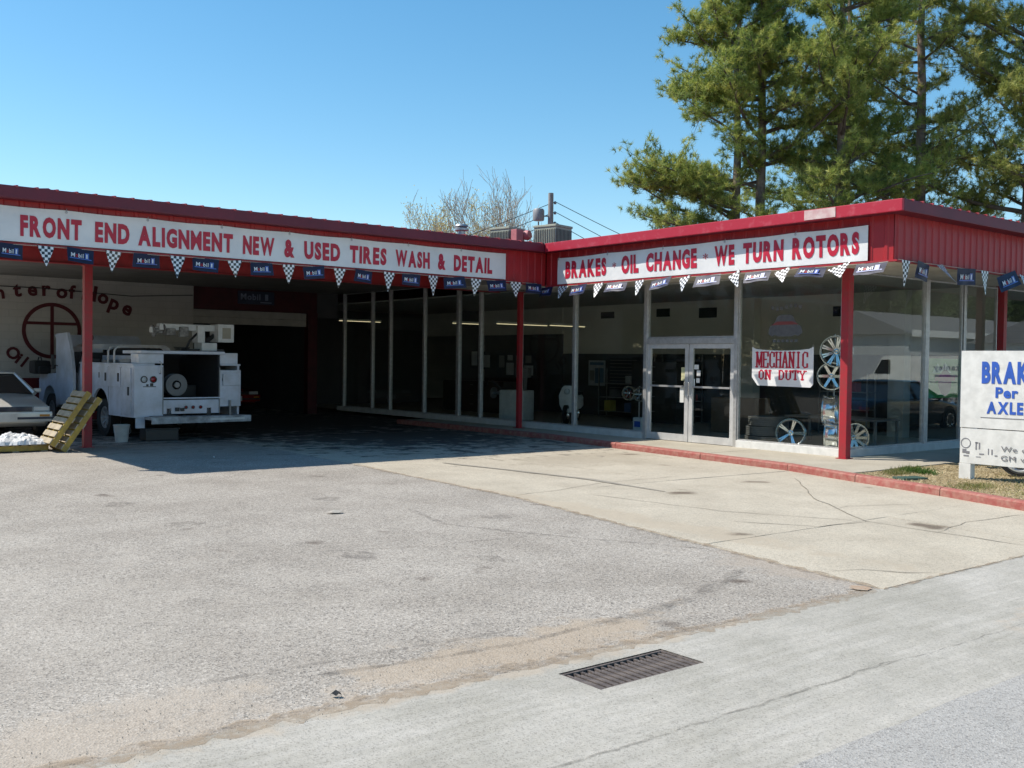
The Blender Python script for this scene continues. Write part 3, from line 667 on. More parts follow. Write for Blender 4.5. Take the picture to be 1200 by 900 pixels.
# --- storefront
def frame_box(b, a, c): b.box(a, c)
SILLT = .25
MB_Y = [29.13, 27.36, 26.31, 24.45, 22.76, 21.74, 20.06, 17.98, 15.63]    # mullions on the long glass wall
def ring(b, u0, u1, z0, z1, t, P, dp=.033):
    vs = [P(u, d, z) for d in (-dp, dp) for (u, z) in ((u0, z0), (u1, z0), (u1, z1), (u0, z1), (u0+t, z0+t), (u1-t, z0+t), (u1-t, z1-t), (u0+t, z1-t))]
    f = []
    for i in range(4):
        j = (i+1) % 4; f += [(i, j, 4+j, 4+i), (8+i, 12+i, 12+j, 8+j), (i, 8+i, 8+j, j), (4+i, 4+j, 12+j, 12+i)]
    b.add(vs, f)
def window_B(y1, y0, z0, z1, transom=None):
    """pane between two mullions in plane X=GX; y1 > y0"""
    fr = MB(); t = .03
    ring(fr, y0+.046, y1-.046, z0+.001, z1-.001, .026, lambda u, d, z: (GX+d, u, z))
    o = fr.build('window', ALU, shop)
    p = MB(); p.box((GX-.004, y0+.02, z0+.01), (GX+.004, y1-.02, z1-.01)); p.build('pane', GLASS, o)
    return o
def mullion(x, y, z0, z1, wx=.055, wy=.04, material=None):
    b = MB(); b.bbox((x-wx, y-wy, z0), (x+wx, y+wy, z1), .005); return b.build('mullion', material or ALU, shop)
for i, y in enumerate(MB_Y): mullion(GX, y, .11, 3.52 if y < 20 else 3.899, .055, .045 if i not in (4,) else .06)
for i in range(len(MB_Y)-1):
    window_B(MB_Y[i], MB_Y[i+1], SILLT, 3.51 if MB_Y[i] < 20.5 else 3.89)
mullion(GX, 13.12, .11, 3.52, .055, .04)
window_B(13.12, GY+.06, SILLT, 3.51)
window_B(15.63, 13.12, 2.33, 3.51)
b = MB(); b.bbox((GX-.05, 13.16, 2.20), (GX+.05, 15.59, 2.325), .006); b.build('transom', ALU, shop)
b = MB(); b.bbox((GX-.07, 15.68, .10), (GX+.07, 29.5, SILLT), .01); b.build('sill', mat('sill_paint', (.60, .60, .58), .5), shop)
b = MB(); b.bbox((GX-.07, GY-.07, .10), (GX+.07, 13.07, SILLT), .01); b.build('sill', WHITEP, shop)
b = MB(); b.bbox((GX+.071, GY-.07, .10), (29, GY+.07, SILLT), .01); b.build('sill', mat('sill_paint_shade', (.60, .60, .58), .5), shop)
# doors
def door(ya, yb, side):
    d = MB(); s = .055
    d.bbox((GX-.025, ya-.105 if False else ya-.10, .12), (GX+.025, ya, 2.195), .004); d.bbox((GX-.025, yb, .12), (GX+.025, yb+.10, 2.195), .004)
    d.bbox((GX-.0245, yb+.101, .12), (GX+.0245, ya-.101, .27), .004); d.bbox((GX-.0245, yb+.101, 2.10), (GX+.0245, ya-.101, 2.195), .004)
    o = d.build('door', mat('door_aluminium', (.72, .72, .72), .35, .35), shop)
    p = MB(); p.box((GX-.004, yb+.09, .26), (GX+.004, ya-.09, 2.11)); p.build('pane', GLASS, o)
    p = MB(); p.bbox((GX-.045, yb+.101, 1.27), (GX-.026, ya-.101, 1.31), .004); p.build('push_bar', ALU, o)
    hy = yb+.05 if side < 0 else ya-.05
    p = MB(); p.tube([(GX-.03, hy, 1.10), (GX-.09, hy, 1.12), (GX-.09, hy, 1.38), (GX-.03, hy, 1.40)], .012, 8); p.build('handle', CHROME, o)
    return o
d1 = door(15.58, 14.39, -1); d2 = door(14.37, 13.17, 1)
def sticker(y0, y1, z0, z1, material, nm='sticker', par=None, x=GX-.009):
    b = MB(); b.box((x-.001, y0, z0), (x+.001, y1, z1)); return b.build(nm, material, par or shop)
STK = mat('sticker_white', (.75, .75, .72), .6); STY = mat('sticker_pale_yellow', (.65, .62, .36), .6)
sticker(14.50, 14.60, 1.42, 1.70, STY, par=d1); sticker(14.52, 14.63, .95, 1.27, STK, par=d1)
sticker(14.12, 14.24, 1.66, 1.76, STK, par=d2); sticker(14.07, 14.17, 1.52, 1.64, STK, par=d2); sticker(14.09, 14.18, 1.38, 1.48, STK, par=d2); sticker(14.22, 14.25, 1.30, 1.46, STK, par=d2)
# C face
MC_X = [16.33, 19.02, 20.49, 21.98, 23.6, 25.2, 27.0, 28.95]
mullion(GX, GY, .11, 3.52, .05, .05)
for i, x in enumerate(MC_X[1:]): mullion(x, GY, .11, 3.52, .07 if i == 0 else .035, .05)
for i in range(len(MC_X)-1):
    x0, x1 = MC_X[i], MC_X[i+1]
    fr = MB(); ring(fr, x0+.072, x1-.072, SILLT+.001, 3.51, .028, lambda u, d, z: (u, GY+d, z))
    o = fr.build('window', ALU, shop); p = MB(); p.box((x0+.05, GY-.004, SILLT+.01), (x1-.05, GY+.004, 3.5)); p.build('pane', GLASSC, o)
b = MB(); b.box((28.95, GY, .1), (29, 40, 4.3)); b.box((3.3, 39.9, 0), (29, 40, 4.3)); b.build('rear_wall', BLOCK, shop)
# --- interior
sheet('showroom_floor', [(GX+.04, GY+.04, 28.9, 36)], .125, mat('showroom_tile', (.50, .48, .43), .3, c2=(.42, .40, .36), scale=3), parent=shop)
b = MB(); b.box((GX+.04, GY+.04, 3.56), (28.9, 36, 3.60)); b.build('showroom_ceiling', mat('ceiling_tile', (.45, .44, .40), .9), shop)
b = MB(); b.box((22, GY+.04, 2.05), (22.1, 24.8, 3.56)); b.box((21.95, 24.81, 2.7), (22.1, 36, 3.56)); b.build('interior_wall', WALLI, shop)
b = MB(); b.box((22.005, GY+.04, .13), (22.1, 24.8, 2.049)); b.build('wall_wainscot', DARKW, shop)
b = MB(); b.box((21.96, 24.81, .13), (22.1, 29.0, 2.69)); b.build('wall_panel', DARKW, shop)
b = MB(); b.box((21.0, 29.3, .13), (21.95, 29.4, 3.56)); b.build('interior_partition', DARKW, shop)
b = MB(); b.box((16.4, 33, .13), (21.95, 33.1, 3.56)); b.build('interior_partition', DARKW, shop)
for ya, yb in ((16.9, 17.5), (12.6, 13.0)): b = MB(); b.box((21.7, ya, .13), (21.99, yb, 3.55)); b.build('interior_pier', WALLI, shop)
for (y0, y1, z0, z1) in ((22.45, 23.03, 3.15, 3.35), (20.16, 20.67, 3.14, 3.38), (18.41, 19.04, 3.07, 3.35), (14.3, 14.7, 3.0, 3.25)):
    b = MB(); b.box((21.975, y0, z0), (21.998, y1, z1))
    for k in range(4): b.box((21.965, y0+.02, z0+.02+k*(z1-z0)/4.2), (21.974, y1-.02, z0+.035+k*(z1-z0)/4.2))
    b.build('air_vent', DARK, shop)
for (x0, y0, x1, y1, z) in ((16.6, 30.0, 18.2, 30.0, 3.06), (18.4, 26.0, 19.6, 26.0, 2.95), (18.6, 24.0, 20.6, 24.0, 2.9), (19.5, 22.6, 20.9, 22.6, 2.85)):
    lab = ('yellowish tube light seen at the far left end of the glass wall', 'tube light behind the third pane of the long dark glass wall', 'tube light behind the middle panes of the long dark glass wall', 'tube light just right of the thin red post in the dark glass wall')
    fx = thing('tube_light', lab[('16.6', '18.4', '18.6', '19.5').index(str(x0))] if y0 >= 22.6 and y0 == y1 else ('fluorescent tube fitting on the showroom ceiling %s' % {(18.2, 11.1): 'just inside the glass by the red corner post', (18.6, 15.4): 'near the glass doors', (18.6, 18.9): 'near the glass left of the doors', (20.6, 12.2): 'at the back right of the front room', (20.6, 16.0): 'at the back behind the doors', (25, 13): 'in the right hand side room'}[(x0, y0)]), 'ceiling light', ((x0+x1)/2, (y0+y1)/2, z), group='fluorescent tubes in the showroom')
    b = MB(); b.tube([(x0, y0, z), (x1, y1, z)], .010, 8); b.build('tube', GLOWT, fx)
    b = MB(); b.box((x0-.06*(x0 == x1), y0-.06*(y0 == y1), z+.03), (x1+.06*(x0 == x1), y1+.06*(y0 == y1), z+.07)); b.build('housing', WHITEP, fx)

# ================================================================== BANNERS
def sag(x, y): return .008*math.sin(x*2.3+.6)*math.sin(y*5+1)+.004*math.sin(x*5.1)
def banner(name, label, O, U, wd, h, words, warp=sag, ties=None):
    t = thing(name, label, 'banner', O)
    U = Vector(U).normalized(); W = Vector((0, 0, 1)); N = U.cross(W); nx, ny = max(8, int(wd*8)), 6
    b = MB(); vs = []
    for s_ in (0, -.004):
        for j in range(ny+1):
            for i in range(nx+1):
                u, v = wd*i/nx, h*j/ny; dv = 0
                if ties and j == ny: dv = -.014*abs(math.sin(math.pi*u/ties))
                p = U*u+W*(v+dv)+N*(warp(u, v)+s_); vs.append(tuple(p))
    K = (nx+1)*(ny+1); fs = []
    for j in range(ny):
        for i in range(nx):
            a = j*(nx+1)+i; q = (a, a+1, a+nx+2, a+nx+1); fs.append(q); fs.append(tuple(k+K for k in q[::-1]))
    for i in range(nx): fs.append((i, i+K, i+1+K, i+1)); a = ny*(nx+1)+i; fs.append((a, a+1, a+1+K, a+K))
    for j in range(ny): a = j*(nx+1); fs.append((a, a+nx+1, a+nx+1+K, a+K)); a += nx; fs.append((a, a+K, a+nx+1+K, a+nx+1))
    b.add(vs, fs); b.build('sheet', VINYL, t, world=False, smooth=True)
    for (txt, u0, u1, v0, v1, bold, mt) in words:
        word(txt, U*u0+W*v0+N*.006, U, W, u1-u0, v1-v0, mt, t, bold=bold, warp=lambda x, y, a=u0, c=v0: warp(a+x, c+y))
    if ties:
        g_ = MB(); u = ties*.5
        k = 0
        while k*ties < wd:
            u = k*ties+.03
            if u < wd-.02:
                p = U*u+W*(h-.03)+N*(warp(u, h)+.004); M_ = Matrix.Translation(p) @ N.to_track_quat('Z', 'Y').to_matrix().to_4x4()
                g_.lathe([(.012, 0), (.02, .003), (.022, 0)], 10, M_)
                g_.tube([p, p+W*.06-N*.01+U*.01], .004, 5)
            k += 1
        g_.build('grommets', STEEL, t, world=False)
    return t
wA = [('FRONT', 4.033, 4.986), ('END', 5.204, 5.777), ('ALIGNMENT', 5.923, 7.652), ('NEW', 7.852, 8.476), ('&', 8.678, 8.891), ('USED', 9.099, 9.881), ('TIRES', 10.102, 10.955), ('WASH', 11.17, 12.017), ('&', 12.224, 12.423), ('DETAIL', 12.646, 13.688)]
A0, AZ = 3.36, 3.615
banner('long_banner', 'long white banner reading FRONT END ALIGNMENT NEW & USED TIRES WASH & DETAIL', (A0, 17.852, AZ), (1, 0, 0), 14.075-A0, .58,
       [(t_, a-A0, c-A0, .095, .095+.345, .055, LETRED) for t_, a, c in wA], ties=1.35)
wB = [('BRAKES', 17.15, 15.835), ('*', 15.651, 15.537), ('OIL', 15.38, 14.865), ('CHANGE', 14.645, 13.287), ('*', 13.135, 13.006), ('WE', 12.843, 12.36), ('TURN', 12.151, 11.246), ('ROTORS', 11.054, 9.716)]
B0 = 17.43
banner('rotor_banner', 'white banner reading BRAKES * OIL CHANGE * WE TURN ROTORS on the showroom side', (15.250, B0, 3.548), (0, -1, 0), B0-9.555, .595,
       [(t_, B0-a, B0-c, (.115 if t_ != '*' else .27), (.115+.385 if t_ != '*' else .38), (.058 if t_ != '*' else .0), LETRED) for t_, a, c in wB], ties=1.6)

# MECHANIC ON DUTY: slab lettering drawn from bars, on a cloth sign hung on the glass
def slab_letters(txt, x0, x1, z0, z1, frame, material, parent, sl=.22):
    G = {'M': [((0, 0), (0, 1)), ((1, 0), (1, 1)), ((0, 1), (.5, .15)), ((1, 1), (.5, .15))], 'E': [((.1, 0), (.1, 1)), ((.1, 0), (1, 0)), ((.1, 1), (1, 1)), ((.1, .52), (.7, .52)), ((1, 0), (1, .25)), ((1, 1), (1, .75))],
         'C': [((.1, .15), (.1, .85)), ((.1, .85), (.4, 1)), ((.4, 1), (.95, .95)), ((.1, .15), (.4, 0)), ((.4, 0), (.95, .05)), ((.95, .95), (.95, .72)), ((.95, .05), (.95, .25))],
         'H': [((.1, 0), (.1, 1)), ((.9, 0), (.9, 1)), ((.1, .5), (.9, .5))], 'A': [((.05, 0), (.5, 1)), ((.95, 0), (.5, 1)), ((.22, .35), (.78, .35))],
         'N': [((.1, 0), (.1, 1)), ((.9, 0), (.9, 1)), ((.1, 1), (.9, 0))], 'I': [((.5, 0), (.5, 1))], 'O': [((.1, .2), (.1, .8)), ((.9, .2), (.9, .8)), ((.1, .8), (.4, 1)), ((.4, 1), (.6, 1)), ((.6, 1), (.9, .8)), ((.1, .2), (.4, 0)), ((.4, 0), (.6, 0)), ((.6, 0), (.9, .2))],
         'D': [((.1, 0), (.1, 1)), ((.1, 1), (.6, 1)), ((.6, 1), (.9, .75)), ((.9, .75), (.9, .25)), ((.9, .25), (.6, 0)), ((.6, 0), (.1, 0))], 'U': [((.1, .2), (.1, 1)), ((.9, .2), (.9, 1)), ((.1, .2), (.35, 0)), ((.35, 0), (.65, 0)), ((.65, 0), (.9, .2))],
         'T': [((.5, 0), (.5, 1)), ((0, 1), (1, 1)), ((0, 1), (0, .8)), ((1, 1), (1, .8))], 'Y': [((.5, 0), (.5, .45)), ((0, 1), (.5, .45)), ((1, 1), (.5, .45))]}
    SER = {'M': [(0, 0), (1, 0), (0, 1), (1, 1)], 'E': [], 'C': [], 'H': [(.1, 0), (.1, 1), (.9, 0), (.9, 1)], 'A': [(.05, 0), (.95, 0)], 'N': [(.1, 0), (.1, 1), (.9, 1)], 'I': [(.5, 0), (.5, 1)], 'O': [], 'D': [], 'U': [(.1, 1), (.9, 1)], 'T': [(.5, 0)], 'Y': [(.5, 0), (0, 1), (1, 1)]}
    O, U, W, N = frame; n = len(txt); cw = (x1-x0)/n; lw = cw*.74; h = z1-z0
    th = sl*lw; o = Vector((0, 0, 0))
    for k, ch in enumerate(txt):
        if ch == ' ': continue
        b = MB(); bx = x0+k*cw+(cw-lw)/2; d = 0
        for (p, q) in G[ch]:
            a = Vector((bx+p[0]*lw, z0+p[1]*h)); c = Vector((bx+q[0]*lw, z0+q[1]*h)); t = (c-a); L = t.length; t /= L; s = Vector((-t.y, t.x)); wv = th*(.5 if abs(t.x) < .5 else .32)
            a -= t*wv*.6; c += t*wv*.6; d += .00013
            vs = []
            for dd in (0, .003+d):
                for pt in (a-s*wv, c-s*wv, c+s*wv, a+s*wv): vs.append(O+U*pt.x+W*pt.y+N*dd)
            b.add(vs, [(4, 5, 6, 7), (0, 1, 5, 4), (1, 2, 6, 5), (2, 3, 7, 6), (3, 0, 4, 7)])
        for (p) in SER[ch]:
            c = Vector((bx+p[0]*lw, z0+p[1]*h+(th*.15 if p[1] == 0 else -th*.15))); d += .00013; vs = []
            for dd in (0, .003+d):
                for (sx, sy) in ((-1, -1), (1, -1), (1, 1), (-1, 1)): vs.append(O+U*(c.x+sx*th*.95)+W*(c.y+sy*th*.28)+N*dd)
            b.add(vs, [(4, 5, 6, 7), (0, 1, 5, 4), (1, 2, 6, 5), (2, 3, 7, 6), (3, 0, 4, 7)])
        b.build('lettering', material, parent, world=False)
md = thing('mechanic_banner', 'small white cloth banner reading MECHANIC ON DUTY hung on the showroom glass', 'banner', (GX-.07, 12.69, 1.37))
U, W, N = Vector((0, -1, 0)), Vector((0, 0, 1)), Vector((-1, 0, 0))
b = MB(); out = []; wd, hh = 1.42, .74
nx = 16; top = [(wd*i/nx, hh-.055*math.sin(math.pi*i/nx)**.6+(.02 if i in (0, nx) else 0)) for i in range(nx+1)]
outl = [(.14, 0), (wd-.06, -.01), (wd, .05)]+top[::-1]+[(0, .16)]
vs = []
for dd in (0, .004): vs += [U*x+W*z+N*dd for x, z in outl]
n = len(outl); b.add(vs, [tuple(range(n))[::-1], tuple(range(n, 2*n))]+[(i, (i+1) % n, (i+1) % n+n, i+n) for i in range(n)]); b.build('sheet', VINYL, md, world=False)
slab_letters('MECHANIC', .10, 1.31, .36, .655, (Vector((0, 0, 0))+N*.004, U, W, N), LETRED, md, .35)
slab_letters('ON DUTY', .15, 1.26, .13, .30, (Vector((0, 0, 0))+N*.004, U, W, N), LETRED, md, .34)
b = MB()
for (x, z) in ((.02, hh), (wd-.02, hh)): b.tube([U*x+W*z, U*x+W*(z+.06)], .004, 5)
b.build('ties', ROPE, md, world=False)

# ================================================================== FLAG STRINGS
def wave_sheet(outline_fn, nx, ny, amp, seed, uvk=None):
    """curved cloth; outline_fn(s,t) -> (u, v) with t = 0 at top"""
    r = random.Random(seed); ph = r.uniform(0, 6); V = []; UV = []
    for j in range(ny+1):
        for i in range(nx+1):
            s, t = i/nx, j/ny; u, v = outline_fn(s, t); V.append((u, amp*t*math.sin(u*14+ph)+amp*.6*t*math.sin(t*4+ph), v)); UV.append((u, v))
    F = [(j*(nx+1)+i, (j+1)*(nx+1)+i, (j+1)*(nx+1)+i+1, j*(nx+1)+i+1) for j in range(ny) for i in range(nx)]
    return V, F, UV
def pennant_mesh(w_, h, amp, seed):
    V, F, UV = wave_sheet(lambda s, t: ((s-.5)*w_*(1-t*.97), -h*t), 4, 7, amp, seed)
    me = bpy.data.meshes.new('pennant'); me.from_pydata(V, [], F); uv = me.uv_layers.new(name='UVMap')
    for p in me.polygons:
        p.use_smooth = True
        for li in p.loop_indices: vi = me.loops[li].vertex_index; uv.data[li].uv = (UV[vi][0]/.047+20.5, UV[vi][1]/.047+20.001)
    me.materials.append(CHECK); return me
def flag_mesh(w_, h, amp, seed):
    V, F, UV = wave_sheet(lambda s, t: ((s-.5)*w_*(1-.06*t*(1 if seed % 2 else -1)), -h*t), 6, 5, amp, seed)
    me = bpy.data.meshes.new('flag'); me.from_pydata(V, [], F)
    for p in me.polygons: p.use_smooth = True
    me.materials.append(NAVY); return me
def string(name, label, O, U, flags, pens, zf, tiltf, spanlen, fh=.24, ph=.39):
    """flags, pens: lists of (u centre, width); local frame: x along U, outward = -y"""
    t = thing(name, label, 'pennant string', O, math.atan2(U[1], U[0]))
    b = MB(); b.tube([(spanlen*k/24, 0, -.012*abs(math.sin(k*1.3))) for k in range(25)], .004, 5); b.build('cord', ROPE, t, world=False)
    for k, (u, wd) in enumerate(flags):
        tl = tiltf(k, 0); M_ = Matrix.Translation((u, -.006, -.004)) @ Matrix.Rotation(-tl[0], 4, 'X') @ Matrix.Rotation(tl[1], 4, 'Y') @ Matrix.Rotation(tl[2], 4, 'Z')
        fl = obj('flag', flag_mesh(wd, fh, .012, k), t, M_)
        lw = wd*.66; x0 = -wd*.36; hh = fh*.30; z0 = -fh*.66; yy = -.016
        for (tx, ax, bx, mt, bo) in (('M', 0, .22, FLAGW, .02), ('o', .25, .38, FLAGR, .02), ('bil', .41, .70, FLAGW, .02), ('1', .84, .92, FLAGW, .03)):
            lettering(tx, (x0+lw*ax, yy, z0), (1, 0, 0), (0, 0, 1), lw*(bx-ax), hh*(1 if tx in ('M', 'bil', '1') else .72), mt, fl, bold=bo, world=False, th=.001)
        bb = MB(); bb.box((x0+lw*.77, yy+.0012, z0-.02), (x0+lw*1.0, yy+.0025, z0+hh+.02)); bb.build('blue_box', FLAGB, fl, world=False)
        bb = MB(); bb.box((-wd*.40, yy+.0030, z0-fh*.10), (wd*.40, yy+.004, z0-fh*.03)); bb.build('stripe', FLAGB, fl, world=False)
    for k, (u, wd) in enumerate(pens):
        tl = tiltf(k, 1); M_ = Matrix.Translation((u, -.008, -.004)) @ Matrix.Rotation(-tl[0], 4, 'X') @ Matrix.Rotation(tl[1], 4, 'Y') @ Matrix.Rotation(tl[2], 4, 'Z')
        obj('pennant', pennant_mesh(wd, ph*(tl[3] if len(tl) > 3 else 1), .012, k+30), t, M_)
    return t
rs = random.Random(5)
fA = [(3.71, 4.071), (4.726, 5.19), (5.816, 6.304), (6.887, 7.365), (7.976, 8.421), (9.059, 9.5), (10.203, 10.617), (11.329, 11.751), (12.381, 12.875), (13.524, 14.027), (14.644, 15.076)]
tA = [(4.277, 4.552), (5.358, 5.642), (6.47, 6.747), (7.528, 7.809), (8.614, 8.897), (9.724, 9.991), (10.858, 11.143), (11.944, 12.227), (13.081, 13.359), (14.173, 14.494)]
lp = [.85, .92, 1.02, .78, .95, .98, 1.02, 1.08, .98, .92]
string('flag_string', 'string of navy and chequered flags hanging under the long alignment banner', (3.36, 17.815, 3.575), (1, 0, 0),
       [((a+c)/2-3.36, c-a) for a, c in fA], [((a+c)/2-3.36, c-a) for a, c in tA], 0,
       lambda k, p: (R(rs.uniform(-4, 10)), R(rs.uniform(-6, 6)), R(rs.uniform(-12, 12)), lp[k] if p else 1), 11.6)
fB = [(17.9, 17.537), (16.925, 16.365), (15.72, 15.155), (14.444, 13.905), (13.235, 12.66), (12.032, 11.491), (10.848, 10.324), (9.726, 9.159)]
tB = [(17.33, 17.01), (16.174, 15.852), (14.93, 14.636), (13.7, 13.388), (12.475, 12.191), (11.397, 11.065), (10.273, 9.856)]
string('flag_string', 'string of breeze-lifted navy and chequered flags hanging under the rotor banner', (15.21, 17.95, 3.50), (0, -1, 0),
       [(17.95-(a+c)/2, a-c) for a, c in fB], [(17.95-(a+c)/2, a-c) for a, c in tB], 0,
       lambda k, p: (R(rs.uniform(20, 32)+(14 if k > 4 else 0)), R(-rs.uniform(2, 10)-(22 if (k > 3 and p) else 0)), R(rs.uniform(-8, 8))), 8.8, ph=.36)
fC = [(15.738, 16.308), (17.106, 17.828), (18.555, 19.285), (20.1, 20.7), (22, 22.6)]; tC = [(15.32, 15.606), (16.308, 16.759), (17.952, 18.282), (19.353, 19.91), (21.1, 21.5)]
string('flag_string', 'string of navy and chequered flags hanging round the right hand corner fascia', (15.25, 8.99, 3.53), (1, 0, 0),
       [((a+c)/2-15.25, (c-a)*.9) for a, c in fC], [((a+c)/2-15.25, (c-a)*.85) for a, c in tC], 0,
       lambda k, p: (R(rs.uniform(-5, 20)+(40 if (p and k == 1) else 0)), R([2, -14, 0, 5, 3][k] if p else [6, -3, -14, 4, 2][k]), R(rs.uniform(-10, 10))), 13.5, ph=.44, fh=.29)
# sign over the bay
ms = thing('bay_sign', 'dark blue oil brand sign on the maroon header over the garage bay', 'sign', (12.85, WY+.06, 3.44))
b = MB(); b.bbox((0, -.03, 0), (1.19, .03, .40), .008); b.build('board', mat('bay_sign_navy', (.03, .045, .09), .5), ms, world=False)
DIM = mat('bay_sign_print', (.25, .30, .42), .5)
for tx, a, c in (('Mobil', .08, .72), ('1', .88, .98)): lettering(tx, (a, -.031, .13), (1, 0, 0), (0, 0, 1), c-a, .19, DIM, ms, world=False)
b = MB(); b.box((.72, -.033, .05), (1.1, -.0305, .075)); b.build('stripe', DIM, ms, world=False)

# ================================================================== WHEELS, TYRES
def tyre_mesh(ro, ri, w_):
    b = MB(); pr = []
    h = w_/2
    for (r, z) in ((ri, -h*.80), (ri+.02, -h*.95), ((ro+ri)/2, -h*1.0), (ro-.03, -h*.90)): pr.append((r, z))
    for k in range(5):
        z = -h*.78+k*h*.39-.0
        pr += [(ro, z-.0), (ro, z+h*.24), (ro-.012, z+h*.26), (ro-.012, z+h*.37)]
    pr = pr[:-2]
    for (r, z) in ((ro-.03, h*.90), ((ro+ri)/2, h*1.0), (ri+.02, h*.95), (ri, h*.80)): pr.append((r, z))
    b.lathe(pr, 36, closed=True); return b.mesh('tyre', BLACK, smooth=True)
def rim_mesh(r, w_, spokes, twin=True, material=None, dish=.3):
    b = MB(); h = w_/2
    b.lathe([(r, -h), (r+.008, -h), (r, -h+.02), (r*.93, -h+.04), (r*.86, 0), (r*.92, h-.03), (r, h-.015), (r+.008, h), (r-.012, h), (r*.92, h*.6), (r*.84, 0), (r*.90, -h+.03)], 40, closed=True)
    zc = h*.55
    b.lathe([(0, zc+.012), (r*.10, zc+.016), (r*.13, zc+.004), (r*.2, zc-.0), (r*.2, zc-.03), (0, zc-.03)], 20)
    for k in range(spokes):
        for s in ((-.09, .09) if twin else (0,)):
            a = 2*math.pi*k/spokes; a1 = a+s; a0 = a+s*.6; p0 = Vector((math.cos(a0)*r*.17, math.sin(a0)*r*.17, zc-.008)); p1 = Vector((math.cos(a1)*r*.91, math.sin(a1)*r*.91, h*.82))
            d = (p1-p0).normalized(); sdir = Vector((-math.sin(a), math.cos(a), 0)); wq = r*(.045 if twin else .09); n_ = d.cross(sdir)
            vs = []
            for q, wv in ((p0, wq*1.2), (p1, wq)):
                for (ss, nn) in ((-1, -1), (1, -1), (1, 1), (-1, 1)): vs.append(q+sdir*ss*wv+n_*nn*.009)
            b.add(vs, [(0, 1, 2, 3), (7, 6, 5, 4), (0, 4, 5, 1), (1, 5, 6, 2), (2, 6, 7, 3), (3, 7, 4, 0)])
    return b.mesh('rim', material or CHROME, smooth=True)
def orient(loc, axis):  # local z -> axis
    return Matrix.Translation(loc) @ Vector(axis).to_track_quat('Z', 'Y').to_matrix().to_4x4()
# stack of three tyres inside the glass
TY = tyre_mesh(.40, .22, .20); TYD = TY.copy(); TYD.materials.clear(); TYD.materials.append(mat('dusty_rubber', (.12, .12, .115), .8, bump=.3))
for k, (lab) in enumerate(('bottom tyre of the stack behind the glass by the MECHANIC ON DUTY banner', 'middle tyre of the stack behind the glass by the MECHANIC ON DUTY banner', 'top tyre of the stack behind the glass by the MECHANIC ON DUTY banner')):
    t = thing('tyre', lab, 'tyre', (16.98+.02*k, 12.90-.02*k+(.02 if k == 1 else 0), .225+.2*k), group='tyres stacked in the showroom window'); obj('casing', TYD, t)
r5 = rim_mesh(.28, .22, 5); r8 = rim_mesh(.30, .20, 9); r6 = rim_mesh(.26, .2, 6, False); r10 = rim_mesh(.29, .24, 6)
G_ = 'chrome wheel rims on display in the showroom window'
def rim_thing(label, me, loc, axis, extra=None):
    t = thing('chrome_wheel', label, 'wheel rim', loc, group=G_); o = obj('rim', me, t, orient((0, 0, 0), axis)); o.name = 'rim'
    return t
rim_thing('five-spoke chrome rim standing right of the tyre stack on the showroom floor', r5, (16.95, 12.24, .42), (-.95, -.5, .12))
rim_thing('topmost large chrome rim on the display rack behind the red corner post', r8, (16.98, 11.26, 2.05), (-.85, -.5, 0))
rim_thing('second rim down on the display rack, with six broad spokes', r6, (16.98, 11.36, 1.575), (-.85, -.5, 0))
rim_thing('rim turned side on just above the lowest one on the display rack', r10, (16.95, 11.36, .92), (-.45, .9, 0))
rim_thing('lowest side-on chrome rim beside the red corner post', r10, (16.95, 11.30, .43), (-.45, .9, 0))
rim_thing('gleaming many-spoked chrome rim standing right of the red corner post', rim_mesh(.27, .26, 10, False), (17.05, 10.93, .42), (-.55, -.85, 0))
rk = thing('display_rack', 'thin metal rack holding chrome rims behind the red corner post', 'rack', (17.2, 11.45, .125))
b = MB(); b.tube([(17.2, 11.45, .13), (17.2, 11.45, 2.4)], .02, 8); b.build('upright', STEEL, rk)
for z in (2.06, 1.58, .93, .43):
    b = MB(); b.tube([(17.2, 11.45, z), (16.98, 11.32, z)], .012, 6); b.build('arm', STEEL, rk)
b = MB(); b.bbox((17.0, 11.2, .125), (17.6, 11.8, .15), .005); b.build('base_plate', STEEL, rk)
sh = thing('display_table', 'low grey display table behind the chrome rims in the showroom', 'table', (18.8, 12.4, .125))
b = MB(); b.bbox((18.3, 11.2, .66), (19.2, 13.4, .70), .01); b.build('tabletop', GREYM, sh)
for (x, y) in ((18.35, 11.25), (19.15, 11.25), (18.35, 13.35), (19.15, 13.35)):
    b = MB(); b.box((x-.025, y-.025, .125), (x+.025, y+.025, .66)); b.build('leg', GREYM, sh)
# posters and boards on the back wall
def poster(name, label, cat, y1, y0, z0, z1, material, x=21.93, inner=()):
    t = thing(name, label, cat, (x, (y0+y1)/2, z0)); b = MB(); b.bbox((x-.01, y0, z0), (x+.01, y1, z1), .004); b.build('board', material, t)
    for (ya, yb, za, zb, mt) in inner:
        b = MB(); b.box((x-.0125, y0+(y1-y0)*ya, z0+(z1-z0)*za), (x-.0105, y0+(y1-y0)*yb, z0+(z1-z0)*zb)); b.build('print', mt, t)
    return t
PD = mat('poster_dark', (.05, .06, .08), .5); PW = mat('poster_white', (.55, .58, .62), .5); PB = mat('poster_blue', (.12, .22, .34), .5); PG = mat('poster_grey', (.3, .3, .3), .5)
poster('photo_board', 'wide board of dark photographs on the showroom back wall', 'poster', 26.9, 24.9, 1.25, 2.05, PD, 20.9, [(.05, .28, .1, .5, PW), (.33, .5, .3, .9, PG), (.55, .75, .1, .6, PW), (.8, .95, .4, .9, PG), (.1, .25, .6, .9, PG), (.58, .72, .7, .92, PW)])
poster('price_poster', 'tall white poster with a blue picture left of the glass doors', 'poster', 23.5, 22.75, 1.05, 1.84, PW, 21.93, [(.08, .92, .82, .93, PB), (.08, .6, .1, .7, PB), (.65, .92, .2, .6, PG)])
